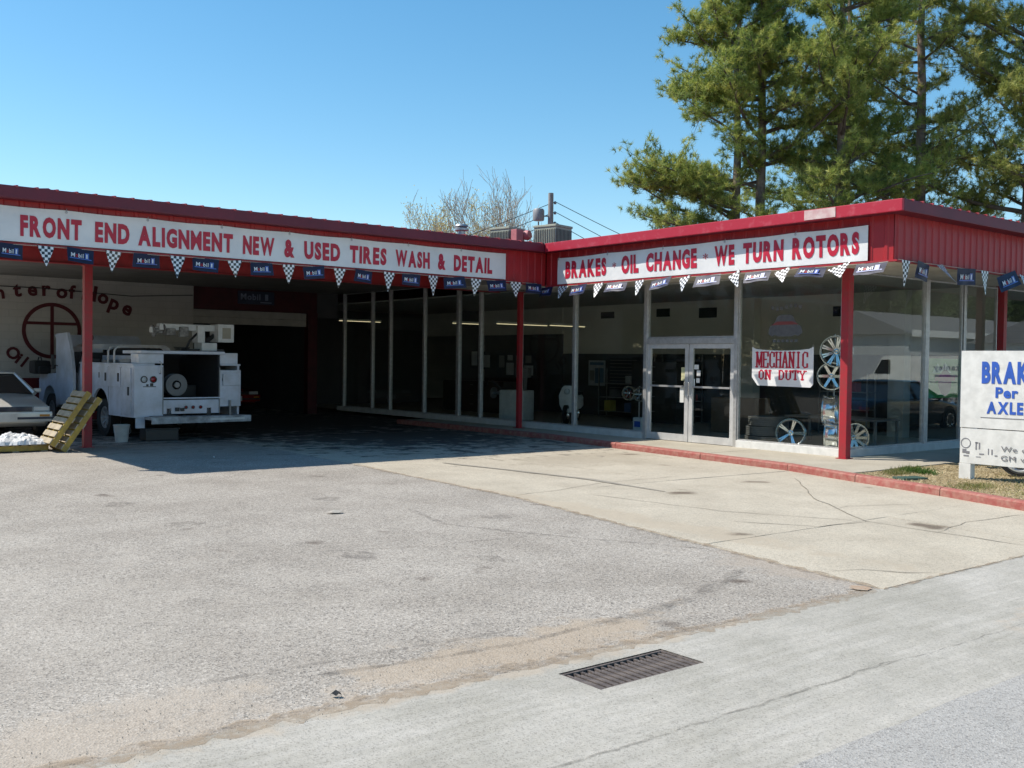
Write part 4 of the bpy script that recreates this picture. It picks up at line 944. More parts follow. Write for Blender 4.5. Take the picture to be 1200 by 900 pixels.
poster('menu_board', 'dark slatted board beside the white poster', 'board', 22.6, 21.3, .95, 2.0, PD, 21.93, [(.05, .95, .1*k+.05, .1*k+.07, PG) for k in range(9)])
poster('paper_notices', 'cluster of pale paper notices seen through the dim left panes', 'notices', 28.4, 27.3, 1.5, 2.1, PD, 20.9, [(.0, .3, .1, .8, PW), (.35, .6, .0, .9, PG), (.65, .95, .2, 1, PW)])
gp_ = thing('green_poster', 'green poster with a dark round emblem in the right hand window', 'poster', (19.6, GY+.03, 1.2))
b = MB(); b.box((19.12, GY+.02, 1.15), (20.42, GY+.026, 1.95)); b.build('sheet', GREEN, gp_)
b = MB(); b.lathe([(0, .004), (.26, .004), (.26, 0)], 28, orient((19.85, GY+.016, 1.46), (0, -1, 0))); b.build('emblem', mat('emblem_dark', (.03, .03, .04), .5), gp_)
b = MB(); b.box((19.45, GY+.008, 1.50), (20.25, GY+.011, 1.58)); b.build('emblem_band', mat('emblem_red', (.3, .03, .06), .5), gp_)
b = MB(); b.prism([(19.35, 1.66), (19.55, 1.86), (19.7, 1.72), (19.85, 1.88), (20.1, 1.66)], GY+.014, GY+.019, 'xz'); b.build('print', mat('poster_pale_green', (.3, .55, .35), .5), gp_)
# crates / cabinets in the showroom gloom
def cabinet(name, label, x0, y0, x1, y1, h, material, drawers=2):
    t = thing(name, label, 'cabinet', ((x0+x1)/2, (y0+y1)/2, .125)); b = MB(); b.bbox((x0, y0, .125), (x1, y1, .125+h), .012); b.build('carcass', material, t)
    for k in range(drawers):
        b = MB(); b.bbox((x0-.015, y0+.04, .17+k*(h-.06)/drawers), (x0-.001, y1-.04, .15+(k+1)*(h-.06)/drawers), .004); d = b.build('drawer', material, t)
        b = MB(); b.box((x0-.03, (y0+y1)/2-.08, .13+(k+.75)*(h-.06)/drawers), (x0-.016, (y0+y1)/2+.08, .145+(k+.75)*(h-.06)/drawers)); b.build('handle', STEEL, d)
    return t
CBM = mat('cabinet_dark', (.07, .065, .06), .5); CBM2 = mat('cabinet_brown', (.16, .11, .07), .5)
cabinet('counter_cabinet', 'brown counter seen through the right door leaf', 19.2, 14.9, 19.8, 16.2, .85, CBM2)
cabinet('counter_cabinet', 'long dark counter far behind the left hand panes', 19.6, 24.9, 20.2, 28.2, 1.0, CBM, 3)
cabinet('tool_cabinet', 'dark upright cabinet behind the left door leaf', 20.6, 18.6, 21.4, 20.3, 1.7, CBM, 4)
def shelf(label, x, y0, y1, n, seed):
    t = thing('parts_shelf', label, 'shelf', (x, (y0+y1)/2, .125)); q = random.Random(seed)
    for z in [.3+k*.42 for k in range(n)]:
        b = MB(); b.box((x-.18, y0, z), (x+.18, y1, z+.02)); b.build('shelf_board', STEEL, t)
    for (xx, yy) in ((x-.17, y0), (x+.17, y0), (x-.17, y1), (x+.17, y1)):
        b = MB(); b.box((xx-.015, yy-.015, .13), (xx+.015, yy+.015, .35+n*.42)); b.build('post', STEEL, t)
    cl = [('tan', (.5, .4, .26)), ('white', (.6, .6, .58)), ('blue', (.12, .2, .4)), ('red', (.5, .08, .06)), ('yellow', (.55, .45, .1)), ('grey', (.2, .2, .2))]; q.shuffle(cl)
    for k, (nm, cc) in enumerate(cl[:5]):
        w_ = q.uniform(.2, .3); h_ = q.uniform(.16, .32); z = .321+(k % n)*.42; y = y0+.08+q.uniform(0, .3)+(.55 if k >= n else 0)*(y1-y0-.3)
        bx_ = thing('parts_box', '%s box on the %s' % (nm, label), 'box', (x, y+w_/2, z)); b = MB(); b.bbox((x-.14, y, z), (x+.1, y+w_*.94, z+h_), .006); b.build('carton', mat('carton_'+nm, cc, .7), bx_)
    return t
shelf('steel parts shelf left of the doors', 21.6, 18.7, 20.2, 4, 1); shelf('steel parts shelf behind the white poster', 21.5, 20.9, 22.4, 3, 2); shelf('steel parts shelf right of the doors', 21.5, 13.3, 14.6, 3, 3)
tm = thing('wheel_balancer', 'white and grey wheel balancing machine behind the middle dark panes', 'machine', (17.9, 22.2, .125), R(20))
b = MB(); b.bbox((-.3, -.45, 0), (.3, .35, .85), .05); b.build('cabinet', WHITEP, tm, world=False, smooth=True)
b = MB(); b.lathe([(.05, -.1), (.05, .3), (.0, .3)], 12, orient((-.1, .35, .75), (0, 1, 0))); b.lathe([(0, .3), (.16, .28), (.16, .33), (0, .36)], 18, orient((-.1, .35, .75), (0, 1, 0))); b.build('spindle', STEEL, tm, world=False, smooth=True)
b = MB(); b.bbox((.1, -.3, .85), (.16, -.2, 1.25), .01); b.bbox((-.05, -.42, 1.2), (.18, -.02, 1.48), .03); b.build('display_head', GREYM, tm, world=False)
b = MB(); b.tube([(-.2, .3, .85), (-.35, .55, 1.1), (-.3, .75, 1.15), (-.1, .9, .95)], .03, 8); b.build('guard', BLACKP, tm, world=False)
for k, (yy, zz, lb) in enumerate(((17.9, 1.02, 'left one of the pair of small rims hanging in the pane left of the doors'), (17.5, 1.0, 'right one of the pair of small rims hanging in the pane left of the doors'))):
    t = thing('chrome_wheel', lb, 'wheel rim', (18.1, yy, zz), group='small rims hanging left of the doors'); obj('rim', rim_mesh(.17, .14, 6, False), t, orient((0, 0, 0), (-.9, -.2, .1)))
hs = thing('rim_stand', 'thin steel stand carrying two small rims left of the doors', 'stand', (18.2, 17.7, .125))
b = MB(); b.tube([(18.25, 17.7, .125), (18.25, 17.7, 1.2)], .018, 8); b.build('upright', STEEL, hs); b = MB(); b.tube([(18.22, 17.4, 1.01), (18.22, 18.0, 1.01)], .012, 6); b.build('crossbar', STEEL, hs)
b = MB(); b.lathe([(0, 0), (.22, 0), (.22, .02), (0, .03)], 18, Matrix.Translation((18.25, 17.7, .126))); b.build('foot', STEEL, hs)
wb = thing('water_cooler', 'small white box with a blue label on the floor left of the doors', 'box', (17.9, 17.3, .125)); b = MB(); b.bbox((17.78, 17.15, .125), (18.05, 17.45, .45), .02); b.build('box', WHITEP, wb); b = MB(); b.box((17.775, 17.2, .22), (17.779, 17.4, .36)); b.build('label_patch', BLUEP, wb)
# faded picture of a car printed on the glass
dc = thing('window_decal', 'faded dark picture of an old car stuck on the glass above the mechanic banner', 'decal', (GX-.007, 11.95, 2.35))
DCM = mat('decal_grey', (.075, .08, .09), .5, c2=(.12, .12, .13), scale=14); DCR = mat('decal_red', (.22, .05, .05), .5)
def car_sil(y0, z0, w_, h_): return [(y0+w_*a, z0+h_*c) for a, c in ((0, .15), (.03, .45), (.16, .55), (.28, .95), (.40, 1.0), (.62, 1.0), (.74, .92), (.84, .55), (.97, .45), (1, .12), (.88, 0), (.80, .08), (.72, 0), (.28, 0), (.20, .08), (.12, 0))]
b = MB(); b.prism(car_sil(11.58, 2.33, .78, .42), GX-.0075, GX-.0065, 'yz'); b.build('print', DCM, dc)
b = MB(); b.prism([(11.66, 2.56), (11.80, 2.62), (12.15, 2.62), (12.30, 2.55)], GX-.0090, GX-.0080, 'yz'); b.build('stripe', DCR, dc)
b = MB()
for k in range(7): b.box((GX-.0075, 11.60+k*.105, 2.86+.03*math.sin(k)), (GX-.0065, 11.67+k*.105, 2.93+.03*math.sin(k)))
for k in range(6): b.box((GX-.0075, 11.68+k*.10, 2.22), (GX-.0065, 11.75+k*.10, 2.27))
b.build('illegible_lettering', DCM, dc, kind='stuff')
# motor scooter in the showroom
sct = thing('motor_scooter', 'white and black scooter parked inside the dim middle showroom pane', 'scooter', (18.6, 20.6, .125), R(35))
def bl(name, fn, material, smooth=True): b = MB(); fn(b); return b.build(name, material, sct, world=False, smooth=smooth)
TYS = tyre_mesh(.25, .16, .11); RS = rim_mesh(.16, .09, 5, False)
for x in (-.62, .62): wv = obj('wheel', TYS, sct, orient((x, 0, .25), (0, 1, 0))); obj('rim', RS, wv)
bl('front_fairing', lambda b: b.loft([[(-.50+dx, y*w_, z) for (dx, y) in ((0, -1), (.06, -.8), (.10, 0), (.06, .8), (0, 1), (-.03, .5), (-.05, 0), (-.03, -.5))] for z, w_, in ((.30, .12), (.5, .22), (.75, .24), (.95, .16), (1.02, .10))]), WHITEP)
bl('rear_body', lambda b: b.loft([[(x, y*w_, z0+zz*h) for (y, zz) in ((-1, 0), (-1, .7), (-.6, 1), (.6, 1), (1, .7), (1, 0))] for x, w_, z0, h in ((.05, .12, .35, .3), (.25, .2, .38, .35), (.6, .2, .45, .32), (.9, .1, .6, .18))]), WHITEP)
bl('seat', lambda b: b.bbox((.02, -.14, .74), (.78, .14, .84), .05), BLACKP)
bl('floorboard', lambda b: b.bbox((-.45, -.17, .28), (.1, .17, .34), .02), BLACKP)
bl('handlebar', lambda b: b.tube([(-.40, -.33, 1.05), (-.5, -.1, 1.03), (-.5, .1, 1.03), (-.40, .33, 1.05)], .017, 8), BLACKP)
bl('headlight', lambda b: b.lathe([(0, .05), (.06, .045), (.085, 0), (.06, -.06)], 18, orient((-.56, 0, .86), (-1, 0, .2))), CLEAR)

# ================================================================== SEDAN
def sedan(name, label, loc, rz, paint, lower, plate=True):
    t = thing(name, label, 'car', loc, rz)
    S = [(-2.40, .80, .34, .56, .60), (-2.30, .86, .28, .66, .70), (-2.1, .885, .24, .72, .755), (-1.6, .90, .22, .79, .84), (-.95, .90, .22, .89, .93), (0, .90, .22, .92, .94), (1.45, .90, .22, .92, .95), (2.2, .88, .26, .88, .93), (2.42, .83, .34, .74, .80)]
    def ring(y, w_, zb, zs, zt):
        half = [(0, zb), (w_*.9, zb), (w_*.985, zb+.10), (w_, (zb+zs)/2), (w_*.985, zs-.05), (w_*.93, zs), (w_*.5, zs+(zt-zs)*.8), (0, zt)]
        return [Vector((x, y, z)) for x, z in half]+[Vector((-x, y, z)) for x, z in half[-2:0:-1]]
    b = MB(); b.loft([ring(*s) for s in S]); body = b.build('body', paint, t, world=False, smooth=True)
    # greenhouse
    bt = [(-.86, -.98), (.86, -.98), (.86, 1.50), (-.86, 1.50)]; tp = [(-.60, -.22), (.60, -.22), (.60, .85), (-.60, .85)]; zb, zt = .915, 1.36
    B_ = [Vector((x, y, zb)) for x, y in bt]; T_ = [Vector((x, y, zt)) for x, y in tp]
    b = MB(); b.add([v*1 for v in B_+T_], [(0, 1, 2, 3), (7, 6, 5, 4), (0, 4, 5, 1), (1, 5, 6, 2), (2, 6, 7, 3), (3, 7, 4, 0)]); b.build('window_glass', CARGLASS, t, world=False)
    b = MB()
    for i in range(4): b.tube([B_[i], T_[i]], [.05, .035], 6)
    for s in (-1, 1): b.tube([(s*.875, .25, zb), (s*.61, .25, zt)], [.035, .03], 6)
    b.loft([[Vector((x*k, y*k+.315*(1-k), z)) for x, y in ((-.62, -.26), (-.3, -.30), (.3, -.30), (.62, -.26), (.62, .89), (.3, .93), (-.3, .93), (-.62, .89))] for k, z in ((1, zt-.012), (1.0, zt+.015), (.9, zt+.045), (.5, zt+.06))])
    b.build('roof', paint, t, world=False, smooth=True)
    b = MB(); b.bbox((-.86, -2.50, .36), (.86, -2.33, .58), .04); b.build('bumper', paint, t, world=False, smooth=True)
    b = MB(); b.bbox((-.47, -2.425, .585), (.47, -2.36, .685), .01)
    for k in range(4): b.box((-.46, -2.432, .597+k*.022), (.46, -2.426, .604+k*.022))
    b.build('grille', lower, t, world=False)
    b = MB(); b.bbox((-.88, -2.508, .42), (.88, -2.34, .47), .01); b.build('rub_strip', lower, t, world=False)
    for s in (-1, 1):
        b = MB(); b.bbox((s*.50 if s > 0 else -.82, -2.41, .59), (.82 if s > 0 else -.50, -2.32, .685), .015); b.build('headlight', CLEAR, t, world=False)
        b = MB(); b.bbox((s*.60 if s > 0 else -.80, -2.512, .475), (.80 if s > 0 else -.60, -2.47, .52), .008); b.build('turn_signal', mat('amber_lens', (.6, .25, .03), .3), t, world=False)
        b = MB(); b.bbox((s*.95-.08, -.88, .93), (s*.95+.08, -.78, 1.03), .03); b.build('mirror', paint, t, world=False)
        b = MB(); b.bbox((s*.55 if s > 0 else -.82, 2.38, .60), (.82 if s > 0 else -.55, 2.44, .74), .01); b.build('tail_light', TAILR, t, world=False)
        for y in (-1.45, 1.35):
            b = MB(); b.lathe([(0, 0), (.37, 0), (.37, .02), (0, .02)], 24, orient((s*.885, y, .34), (s, 0, 0))); b.build('wheel_arch', BLACKP, t, world=False)
            wv = obj('wheel', tyre_mesh(.31, .19, .19), t, orient((s*.83, y, .31), (s, 0, 0))); obj('rim', rim_mesh(.19, .18, 8, False), wv)
    if plate:
        b = MB(); b.box((-.20, -2.522, .38), (.16, -2.512, .545)); b.build('licence_plate', mat('plate_pale', (.62, .62, .60), .4), t, world=False)
    return t
sedan('parked_car', 'pale silver sedan nosed out under the canopy by the white block wall', (5.0, 25.55, 0), R(0), CARSIL, CARNAVY)
sedan('parked_car', 'dark red car standing inside the dim garage bay', (13.1, 33.4, 0), R(8), CARRED, BLACKP)
sedan('parked_car', 'black car parked on the far side of the straw bed, mirrored in the corner glass', (25.4, 6.1, .0), R(90), CARBLK, BLACKP)
sedan('parked_car', 'black car with a bright rim parked behind the blue and white price sign', (18.62, 6.60, .095), R(-162.5), CARBLK, BLACKP)

# ================================================================== SERVICE TRUCK  (local: x right of rear, y forward, origin at rear-left corner on the ground)
tr = thing('service_truck', 'white utility service truck with open hood parked tail out beside the post', 'truck', (7.0, 21.35, 0), R(3.5))
def tp_(name, fn, material, parent=tr, smooth=False, label=None):
    b = MB(); fn(b); return b.build(name, material, parent, world=False, smooth=smooth, label=label)
WT = 2.4
# left side panel with wheel arch
arch = [(1.85+.50*math.cos(a), .55+.52*math.sin(a)) for a in [math.pi*k/14 for k in range(15)]]
def side(b, x0, x1):
    out = [(.02, .50), (1.35-.0, .50)]; out = [(.02, .50)]+[(y, z) for y, z in [(1.35, .50)]]+[(y, z) for y, z in arch[::-1]]+[(2.35, .50), (3.1, .50), (3.1, 1.60), (.02, 1.60)]
    b.prism(out, x0, x1, 'yz')
tp_('side_panel', lambda b: side(b, 0, .05), TRUCKW); tp_('side_panel', lambda b: side(b, WT-.05, WT), TRUCKW)
tp_('box_top', lambda b: (b.bbox((-.02, .0, 1.60), (.46, 3.12, 1.635), .01), b.bbox((WT-.46, .0, 1.60), (WT+.02, 3.12, 1.635), .01)), TRUCKW)
tp_('inner_box', lambda b: (b.box((.58, .005, .9), (.62, 3.04, 1.83)), b.box((WT-.52, .005, .9), (WT-.48, 3.04, 1.83)), b.box((.05, 3.05, .5), (WT-.05, 3.1, 1.86)), b.box((.62, .01, 1.831), (WT-.52, 1.6, 1.838))), DARK)
# compartment doors on the left side
for (y0, y1, z0, z1) in ((.10, .62, .56, 1.54), (.66, 1.36, 1.12, 1.54), (1.38, 2.32, 1.12, 1.54), (2.40, 3.04, .56, 1.54)):
    d = tp_('compartment_door', lambda b: b.bbox((-.022, y0, z0), (-.001, y1, z1), .008), TRUCKW)
    tp_('latch', lambda b: b.bbox((-.036, y0+.06, (z0+z1)/2-.09), (-.022, y0+.14, (z0+z1)/2+.09), .008), BLACKP, d)
tp_('reflector', lambda b: b.box((-.03, 1.84, 1.30), (-.023, 1.88, 1.42)), BLACKP)
# rear: corner cabinets, cavity, tailgate, bumper
tp_('rear_cabinet', lambda b: b.bbox((.0, -.06, .50), (.62, -.0, 1.60), .012), TRUCKW)
tp_('rear_cabinet', lambda b: (b.bbox((WT-.50, -.06, .70), (WT, -.0, 1.50), .012), b.bbox((WT-.44, -.10, 1.16), (WT-.02, -.061, 1.42), .01)), TRUCKW)
tp_('upper_body', lambda b: (b.bbox((.10, -.02, 1.637), (.64, .40, 1.84), .012), b.bbox((.46, .41, 1.637), (.60, 3.0, 1.80), .012), b.bbox((WT-.48, -.02, 1.637), (WT-.06, 1.5, 1.88), .012), b.bbox((.12, -.10, 1.841), (WT-.40, .9, 1.91), .02)), TRUCKW)
tp_('cargo_cavity', lambda b: (b.box((.63, 2.0, .9), (WT-.51, 2.05, 1.835)), b.box((.621, 0, .86), (WT-.501, 2.0, .885))), DARK)
tp_('shelf_edge', lambda b: b.bbox((.62, -.10, .885), (WT-.42, -.02, .915), .008), TRUCKW)
tp_('tail_panel', lambda b: b.bbox((.62, -.05, .56), (WT-.5, .0, .86), .012), TRUCKW)
bump = tp_('rear_bumper', lambda b: (b.bbox((.22, -.42, .46), (WT+.06, -.07, .52), .01), b.bbox((.22, -.44, .38), (WT+.06, -.40, .52), .01)), mat('bumper_scuffed', (.50, .52, .55), .5, .2, c2=(.2, .2, .2), scale=5))
tp_('tread_plate', lambda b: b.box((WT-.9, -.447, .43), (WT-.1, -.441, .475)), WHITEP, bump)
tp_('mudflap', lambda b: b.box((.05, -.02, .28), (.24, .01, .55)), TRUCKW)
lamp = lambda x, z, r, mt, nm='tail_light': (lambda o: tp_('bezel', lambda b: b.lathe([(r, 0), (r*1.35, .004), (r*1.35, .014), (r, .014)], 20, orient((x, -.064, z), (0, -1, 0)), closed=True), BLACKP, o))(tp_(nm, lambda b: b.lathe([(0, .022), (r*.7, .018), (r, .006), (r, 0)], 20, orient((x, -.062, z), (0, -1, 0))), mt, smooth=True))
lamp(.20, 1.30, .055, CLEAR, 'reverse_light'); lamp(.40, 1.30, .055, TAILR); lamp(WT-.37, 1.29, .06, TAILR); lamp(WT-.18, 1.29, .05, CLEAR, 'reverse_light')
for x in (1.12, 1.28, 1.45): lamp(x, .70, .028, TAILR, 'marker_light')
tp_('plug_socket', lambda b: (b.bbox((.88, -.09, .62), (.97, -.05, .70), .01), b.bbox((1.0, -.09, .62), (1.08, -.05, .69), .01)), BLACKP)
tp_('decal', lambda b: (b.box((.18, -.064, 1.14), (.46, -.0605, 1.155)), b.box((.25, -.064, 1.16), (.30, -.0605, 1.20)), b.box((.33, -.064, 1.16), (.40, -.0605, 1.22))), BLACKP)
# hose reel in the cavity
hr = tp_('hose_reel', lambda b: b.lathe([(.10, -.10), (.24, -.10), (.25, -.08), (.24, -.07), (.15, -.06), (.15, .06), (.24, .07), (.25, .08), (.24, .10), (.10, .10)], 28, orient((1.08, .42, 1.17), (0, -1, 0)), closed=True), mat('reel_grey', (.16, .17, .18), .45, .5), smooth=True)
tp_('hose', lambda b: [b.lathe([(.15+.018*j, z-.012), (.17+.018*j, z), (.15+.018*j, z+.012)], 24, orient((1.08, .42, 1.17), (0, -1, 0))) for z in (-.045, -.02, .005, .03) for j in (0, 1)], BLACK, hr)
tp_('reel_hub', lambda b: b.lathe([(0, .13), (.06, .13), (.07, .11), (.07, .09)], 16, orient((1.08, .42, 1.17), (0, -1, 0))), GREYM, hr)
tp_('toolbox_inside', lambda b: b.bbox((1.4, .9, .886), (1.8, 1.3, 1.15), .02), BLACKP)
for (x, z0, z1) in ((.61, .56, 1.56), (WT-.51, .56, 1.56)): tp_('hinge_strip', lambda b: b.box((x-.012, -.067, z0), (x+.012, -.0605, z1)), GREYM)
for y in (.64, 1.37, 2.36): tp_('seam', lambda b: b.box((-.003, y-.006, .54), (-.0005, y+.006, 1.56)), BLACKP)
tp_('grab_handle', lambda b: b.tube([(.54, -.06, 1.42), (.54, -.13, 1.44), (.54, -.13, 1.66), (.54, -.06, 1.68)], .012, 6), STEEL)
tp_('air_hose', lambda b: [b.lathe([(.12+.014*k, 0), (.13+.014*k, .012), (.14+.014*k, 0)], 20, Matrix.Translation((1.25, .45, 1.925+.02*k))) for k in range(4)], BLACK)
tp_('tool_tray', lambda b: b.bbox((.12, .5, 1.64), (.42, 1.1, 1.72), .01), GREYM); tp_('tool_tray', lambda b: b.bbox((.15, 1.9, 1.64), (.40, 2.9, 1.70), .01), GREYM)
tp_('bumper_step', lambda b: (b.bbox((.30, -.43, .521), (.85, -.1, .535), .003), b.box((WT-.3, -.12, .52), (WT-.26, -.08, .84))), GREYM)
# wheels (dual rear)
TT = tyre_mesh(.42, .24, .24); TR_ = rim_mesh(.24, .2, 8, False, mat('steel_wheel', (.45, .45, .46), .5, .5))
for (x, y) in ((.20, 1.85), (.48, 1.85), (WT-.20, 1.85), (WT-.48, 1.85), (.20, 5.35), (WT-.2, 5.35)):
    wv = obj('wheel', TT, tr, orient((x, y, .42), (-1 if x < 1.2 else 1, 0, 0))); obj('rim', TR_, wv)
tp_('wheel_well', lambda b: (b.box((.3, 1.3, .9), (.42, 2.4, 1.1)),), DARK)
tp_('chassis', lambda b: (b.box((.70, -.05, .50), (.80, 6.1, .68)), b.box((WT-.80, -.05, .50), (WT-.70, 6.1, .68)), b.lathe([(0, -.7), (.07, -.7), (.07, .7), (0, .7)], 10, orient((1.2, 1.85, .42), (1, 0, 0))), b.box((.8, 2.6, .3), (1.6, 3.6, .62))), BLACKP)
# cab
cabp = [(.12, .55), (.06, .75), (.06, 1.32), (.22, 1.98), (.34, 2.06), (WT-.34, 2.06), (WT-.22, 1.98), (WT-.06, 1.32), (WT-.06, .75), (WT-.12, .55)]
tp_('cab', lambda b: b.loft([[Vector((x, 3.22, z)) for x, z in cabp], [Vector((x, 4.2, z)) for x, z in cabp], [Vector((x+(1.2-x)*.05, 4.65, min(z, 1.38)+(.02 if z > 1.5 else 0))) for x, z in cabp]]), TRUCKW, smooth=True)
tp_('rear_window', lambda b: b.bbox((.55, 3.205, 1.42), (WT-.55, 3.222, 1.93), .03), CARGLASS)
tp_('side_window', lambda b: b.add([(.07, 3.45, 1.38), (.07, 4.35, 1.38), (.17, 4.1, 1.86), (.19, 3.5, 1.88), (.045, 3.45, 1.38), (.045, 4.35, 1.38), (.15, 4.1, 1.86), (.17, 3.5, 1.88)], [(4, 5, 6, 7), (0, 1, 2, 3), (0, 1, 5, 4), (1, 2, 6, 5), (2, 3, 7, 6), (3, 0, 4, 7)]), CARGLASS)
tp_('open_door', lambda b: b.prism([(3.55, .62), (4.45, .62), (4.45, 2.30), (3.72, 2.32), (3.45, 1.9), (3.3, 1.4), (3.3, .62)], -.10, -.03, 'yz'), TRUCKW, label='tall white panel standing beside the cab')
fr_ = [(.10, .62), (.04, .80), (.04, 1.22), (.14, 1.33), (WT-.14, 1.33), (WT-.04, 1.22), (WT-.04, .80), (WT-.10, .62)]
for s in (0, 1):
    def fender(b, s=s):
        out = [(4.70, .58)]+[(5.35+.50*math.cos(a), .52+.52*math.sin(a)) for a in [math.pi-math.pi*k/12 for k in range(13)]]+[(6.15, .58), (6.15, 1.15), (6.05, 1.30), (4.70, 1.36)]
        x0, x1 = (.04, .42) if s == 0 else (WT-.42, WT-.04); b.prism(out, x0, x1, 'yz')
    tp_('fender', fender, TRUCKW)
tp_('front_clip', lambda b: (b.bbox((.43, 6.0, .6), (WT-.43, 6.15, 1.2), .03), b.bbox((.1, 6.16, .45), (WT-.1, 6.3, .66), .03)), TRUCKW)
tp_('engine', lambda b: (b.bbox((.8, 4.85, .8), (1.6, 5.8, 1.28), .06), b.bbox((.95, 5.0, 1.28), (1.4, 5.5, 1.38), .04)), DARK)
tp_('hood', lambda b: b.loft([[Vector((x, 4.85+dy, 1.40+dz)) for x in (.16, .5, 1.2, 1.9, WT-.16)]+[Vector((x, 4.85+dy+.05, 1.40+dz-.01)) for x in (WT-.16, 1.9, 1.2, .5, .16)] for dy, dz in ((0, 0), (.12, .35), (.32, .78), (.48, .90))]), TRUCKW, smooth=True, label='raised hood panel')
tp_('hood_prop', lambda b: b.tube([(.3, 5.7, 1.3), (.25, 5.2, 2.1)], .012, 6), BLACKP)
tp_('mirror', lambda b: (b.bbox((-.25, 4.3, 1.45), (-.18, 4.36, 1.8), .015), b.tube([(.06, 4.33, 1.5), (-.2, 4.33, 1.55)], .012, 6)), BLACKP)
bag = thing('fender_bag', 'black tool bag resting on the front fender of the white truck', 'bag', (6.62, 27.25, 1.31))
b = MB(); b.bbox((-.2, -.3, 0), (.2, .3, .34), .10); b.bbox((-.12, -.45, .0), (.16, -.25, .2), .06); b.build('body', BLACK, bag, world=False, smooth=True)
b = MB(); b.tube([(0, -.2, .32), (0, -.1, .42), (0, .1, .42), (0, .2, .32)], .015, 6); b.build('handle', BLACKP, bag, world=False)
# rack bars behind the cab, spotlight
for y in (1.2, 1.55): tp_('rack_bar', lambda b: b.tube([(.06, y, 1.63), (.06, y, 1.9), (.12, y+.02, 1.97), (.40, y+.1, 2.0)], .022, 8), WHITEP, smooth=True)
tp_('gas_cylinder', lambda b: (b.tube([(.75, 1.0, 1.88), (.75, 3.0, 1.88)], .09, 12), b.tube([(.98, 1.0, 1.88), (.98, 3.0, 1.88)], .09, 12), b.tube([(.14, 2.2, 1.68), (.14, 3.0, 1.68)], .04, 8)), BLACK, smooth=True)
tp_('work_light', lambda b: (b.lathe([(.08, -.03), (.10, 0), (.10, .05), (.08, .05), (.085, .0)], 20, orient((.20, 3.15, 2.20), (0, -1, 0)), closed=True), b.tube([(.25, 3.2, 1.99), (.22, 3.18, 2.12)], .015, 6)), BLACKP)
# crane on the right rear corner
cr = tp_('crane', lambda b: (b.bbox((1.62, .25, 1.92), (1.98, .65, 2.10), .02), b.bbox((1.55, .3, 2.1), (1.72, .6, 2.48), .02)), WHITEP)
tp_('crane_boom', lambda b: (b.bbox((.72, .38, 2.36), (2.05, .56, 2.50), .02), b.bbox((.55, .41, 2.30), (.80, .53, 2.42), .02)), WHITEP, cr)
tp_('winch', lambda b: (b.lathe([(0, -.13), (.13, -.13), (.13, -.10), (.07, -.09), (.07, .09), (.13, .10), (.13, .13), (0, .13)], 16, orient((.72, .46, 2.36), (1, 0, .2))), b.bbox((.85, .3, 2.25), (1.05, .42, 2.40), .02), b.bbox((1.15, .32, 2.22), (1.35, .42, 2.44), .02)), mat('winch_dark', (.10, .09, .085), .5, .4, c2=(.3, .29, .27), scale=14), cr)
tp_('control_box', lambda b: b.bbox((1.98, .2, 2.12), (2.36, .62, 2.52), .015), WHITEP, cr)
tp_('box_cover', lambda b: b.bbox((2.08, .19, 2.20), (2.28, .199, 2.44), .006), mat('cover_tan', (.42, .38, .30), .6), cr)
tp_('crane_arm', lambda b: (b.tube([(1.75, .45, 2.1), (2.05, .45, 2.3)], .05, 8), b.tube([(1.72, .36, 2.46), (1.4, .36, 2.15), (1.3, .36, 1.95)], .025, 6), b.bbox((1.3, .35, 1.92), (2.2, .6, 1.965), .01)), BLACKP, cr)

# bucket, crate, pallets
bk = thing('plastic_bucket', 'grey white plastic bucket on the ground beside the rear wheel of the truck', 'bucket', (6.80, 21.45, 0))
b = MB(); b.lathe([(0, .0), (.125, 0), (.155, .33), (.168, .335), (.168, .36), (.150, .36), (.12, .02), (0, .02)], 24); b.build('pail', BUCKET, bk, world=False, smooth=True)
b = MB(); b.tube([(-.165, 0, .33), (-.17, -.06, .2), (0, -.17, .12), (.17, -.06, .2), (.165, 0, .33)], .004, 5); b.build('handle', STEEL, bk, world=False)
bx = thing('drip_box', 'low dark plastic box on the ground below the truck bumper', 'box', (7.6, 21.5, 0))
b = MB(); b.bbox((-.35, -.2, 0), (.35, .2, .24), .03); b.build('tub', BLACKP, bx, world=False); b = MB(); b.bbox((-.37, -.22, .241), (.37, .22, .27), .01); b.build('lid', BLACKP, bx, world=False)
def pallet(name, label, loc, M3, L=1.17, Wd=1.05, slats=8, stringer=YEL, wood=WOOD):
    t = thing(name, label, 'pallet', loc, group='wooden pallets by the left post'); t.rotation_euler = M3.to_euler()
    b0 = MB(); sw = L/slats*.74; b0.bbox((0, 0, .095), (sw, Wd, .115), .003); sm = b0.mesh('slat', wood)
    for k in range(slats): obj('slat', sm, t, Matrix.Translation((k*L/slats+.01, random.uniform(-.008, .008), 0)))
    for k in range(3): obj('lower_slat', sm, t, Matrix.Translation((k*(L-sw)/2.05+.01, 0, -.115)))
    b1 = MB(); b1.bbox((0, 0, 0), (L, .04, .094), .004); st = b1.mesh('stringer', stringer)
    for y in (-.002, Wd/2-.02, Wd-.038): obj('stringer', st, t, Matrix.Translation((0, y, 0)))
    return t
ux = Vector((.555, 0, .832)).normalized(); uy = Vector((0.02, 1, 0)).normalized(); uz = ux.cross(uy).normalized()
M3 = Matrix((ux, uy, uz)).transposed()
pallet('wooden_pallet', 'front pallet with yellow sides leaning on the red post, pale slats up', (5.02, 19.62, .10), M3, Wd=.80)
pallet('wooden_pallet', 'rear pallet with yellow sides sandwiched between the front pallet and the red post', tuple(Vector((5.02, 19.62, .10))-uz*.20+Vector((.03, .02, 0))), M3, Wd=.80)
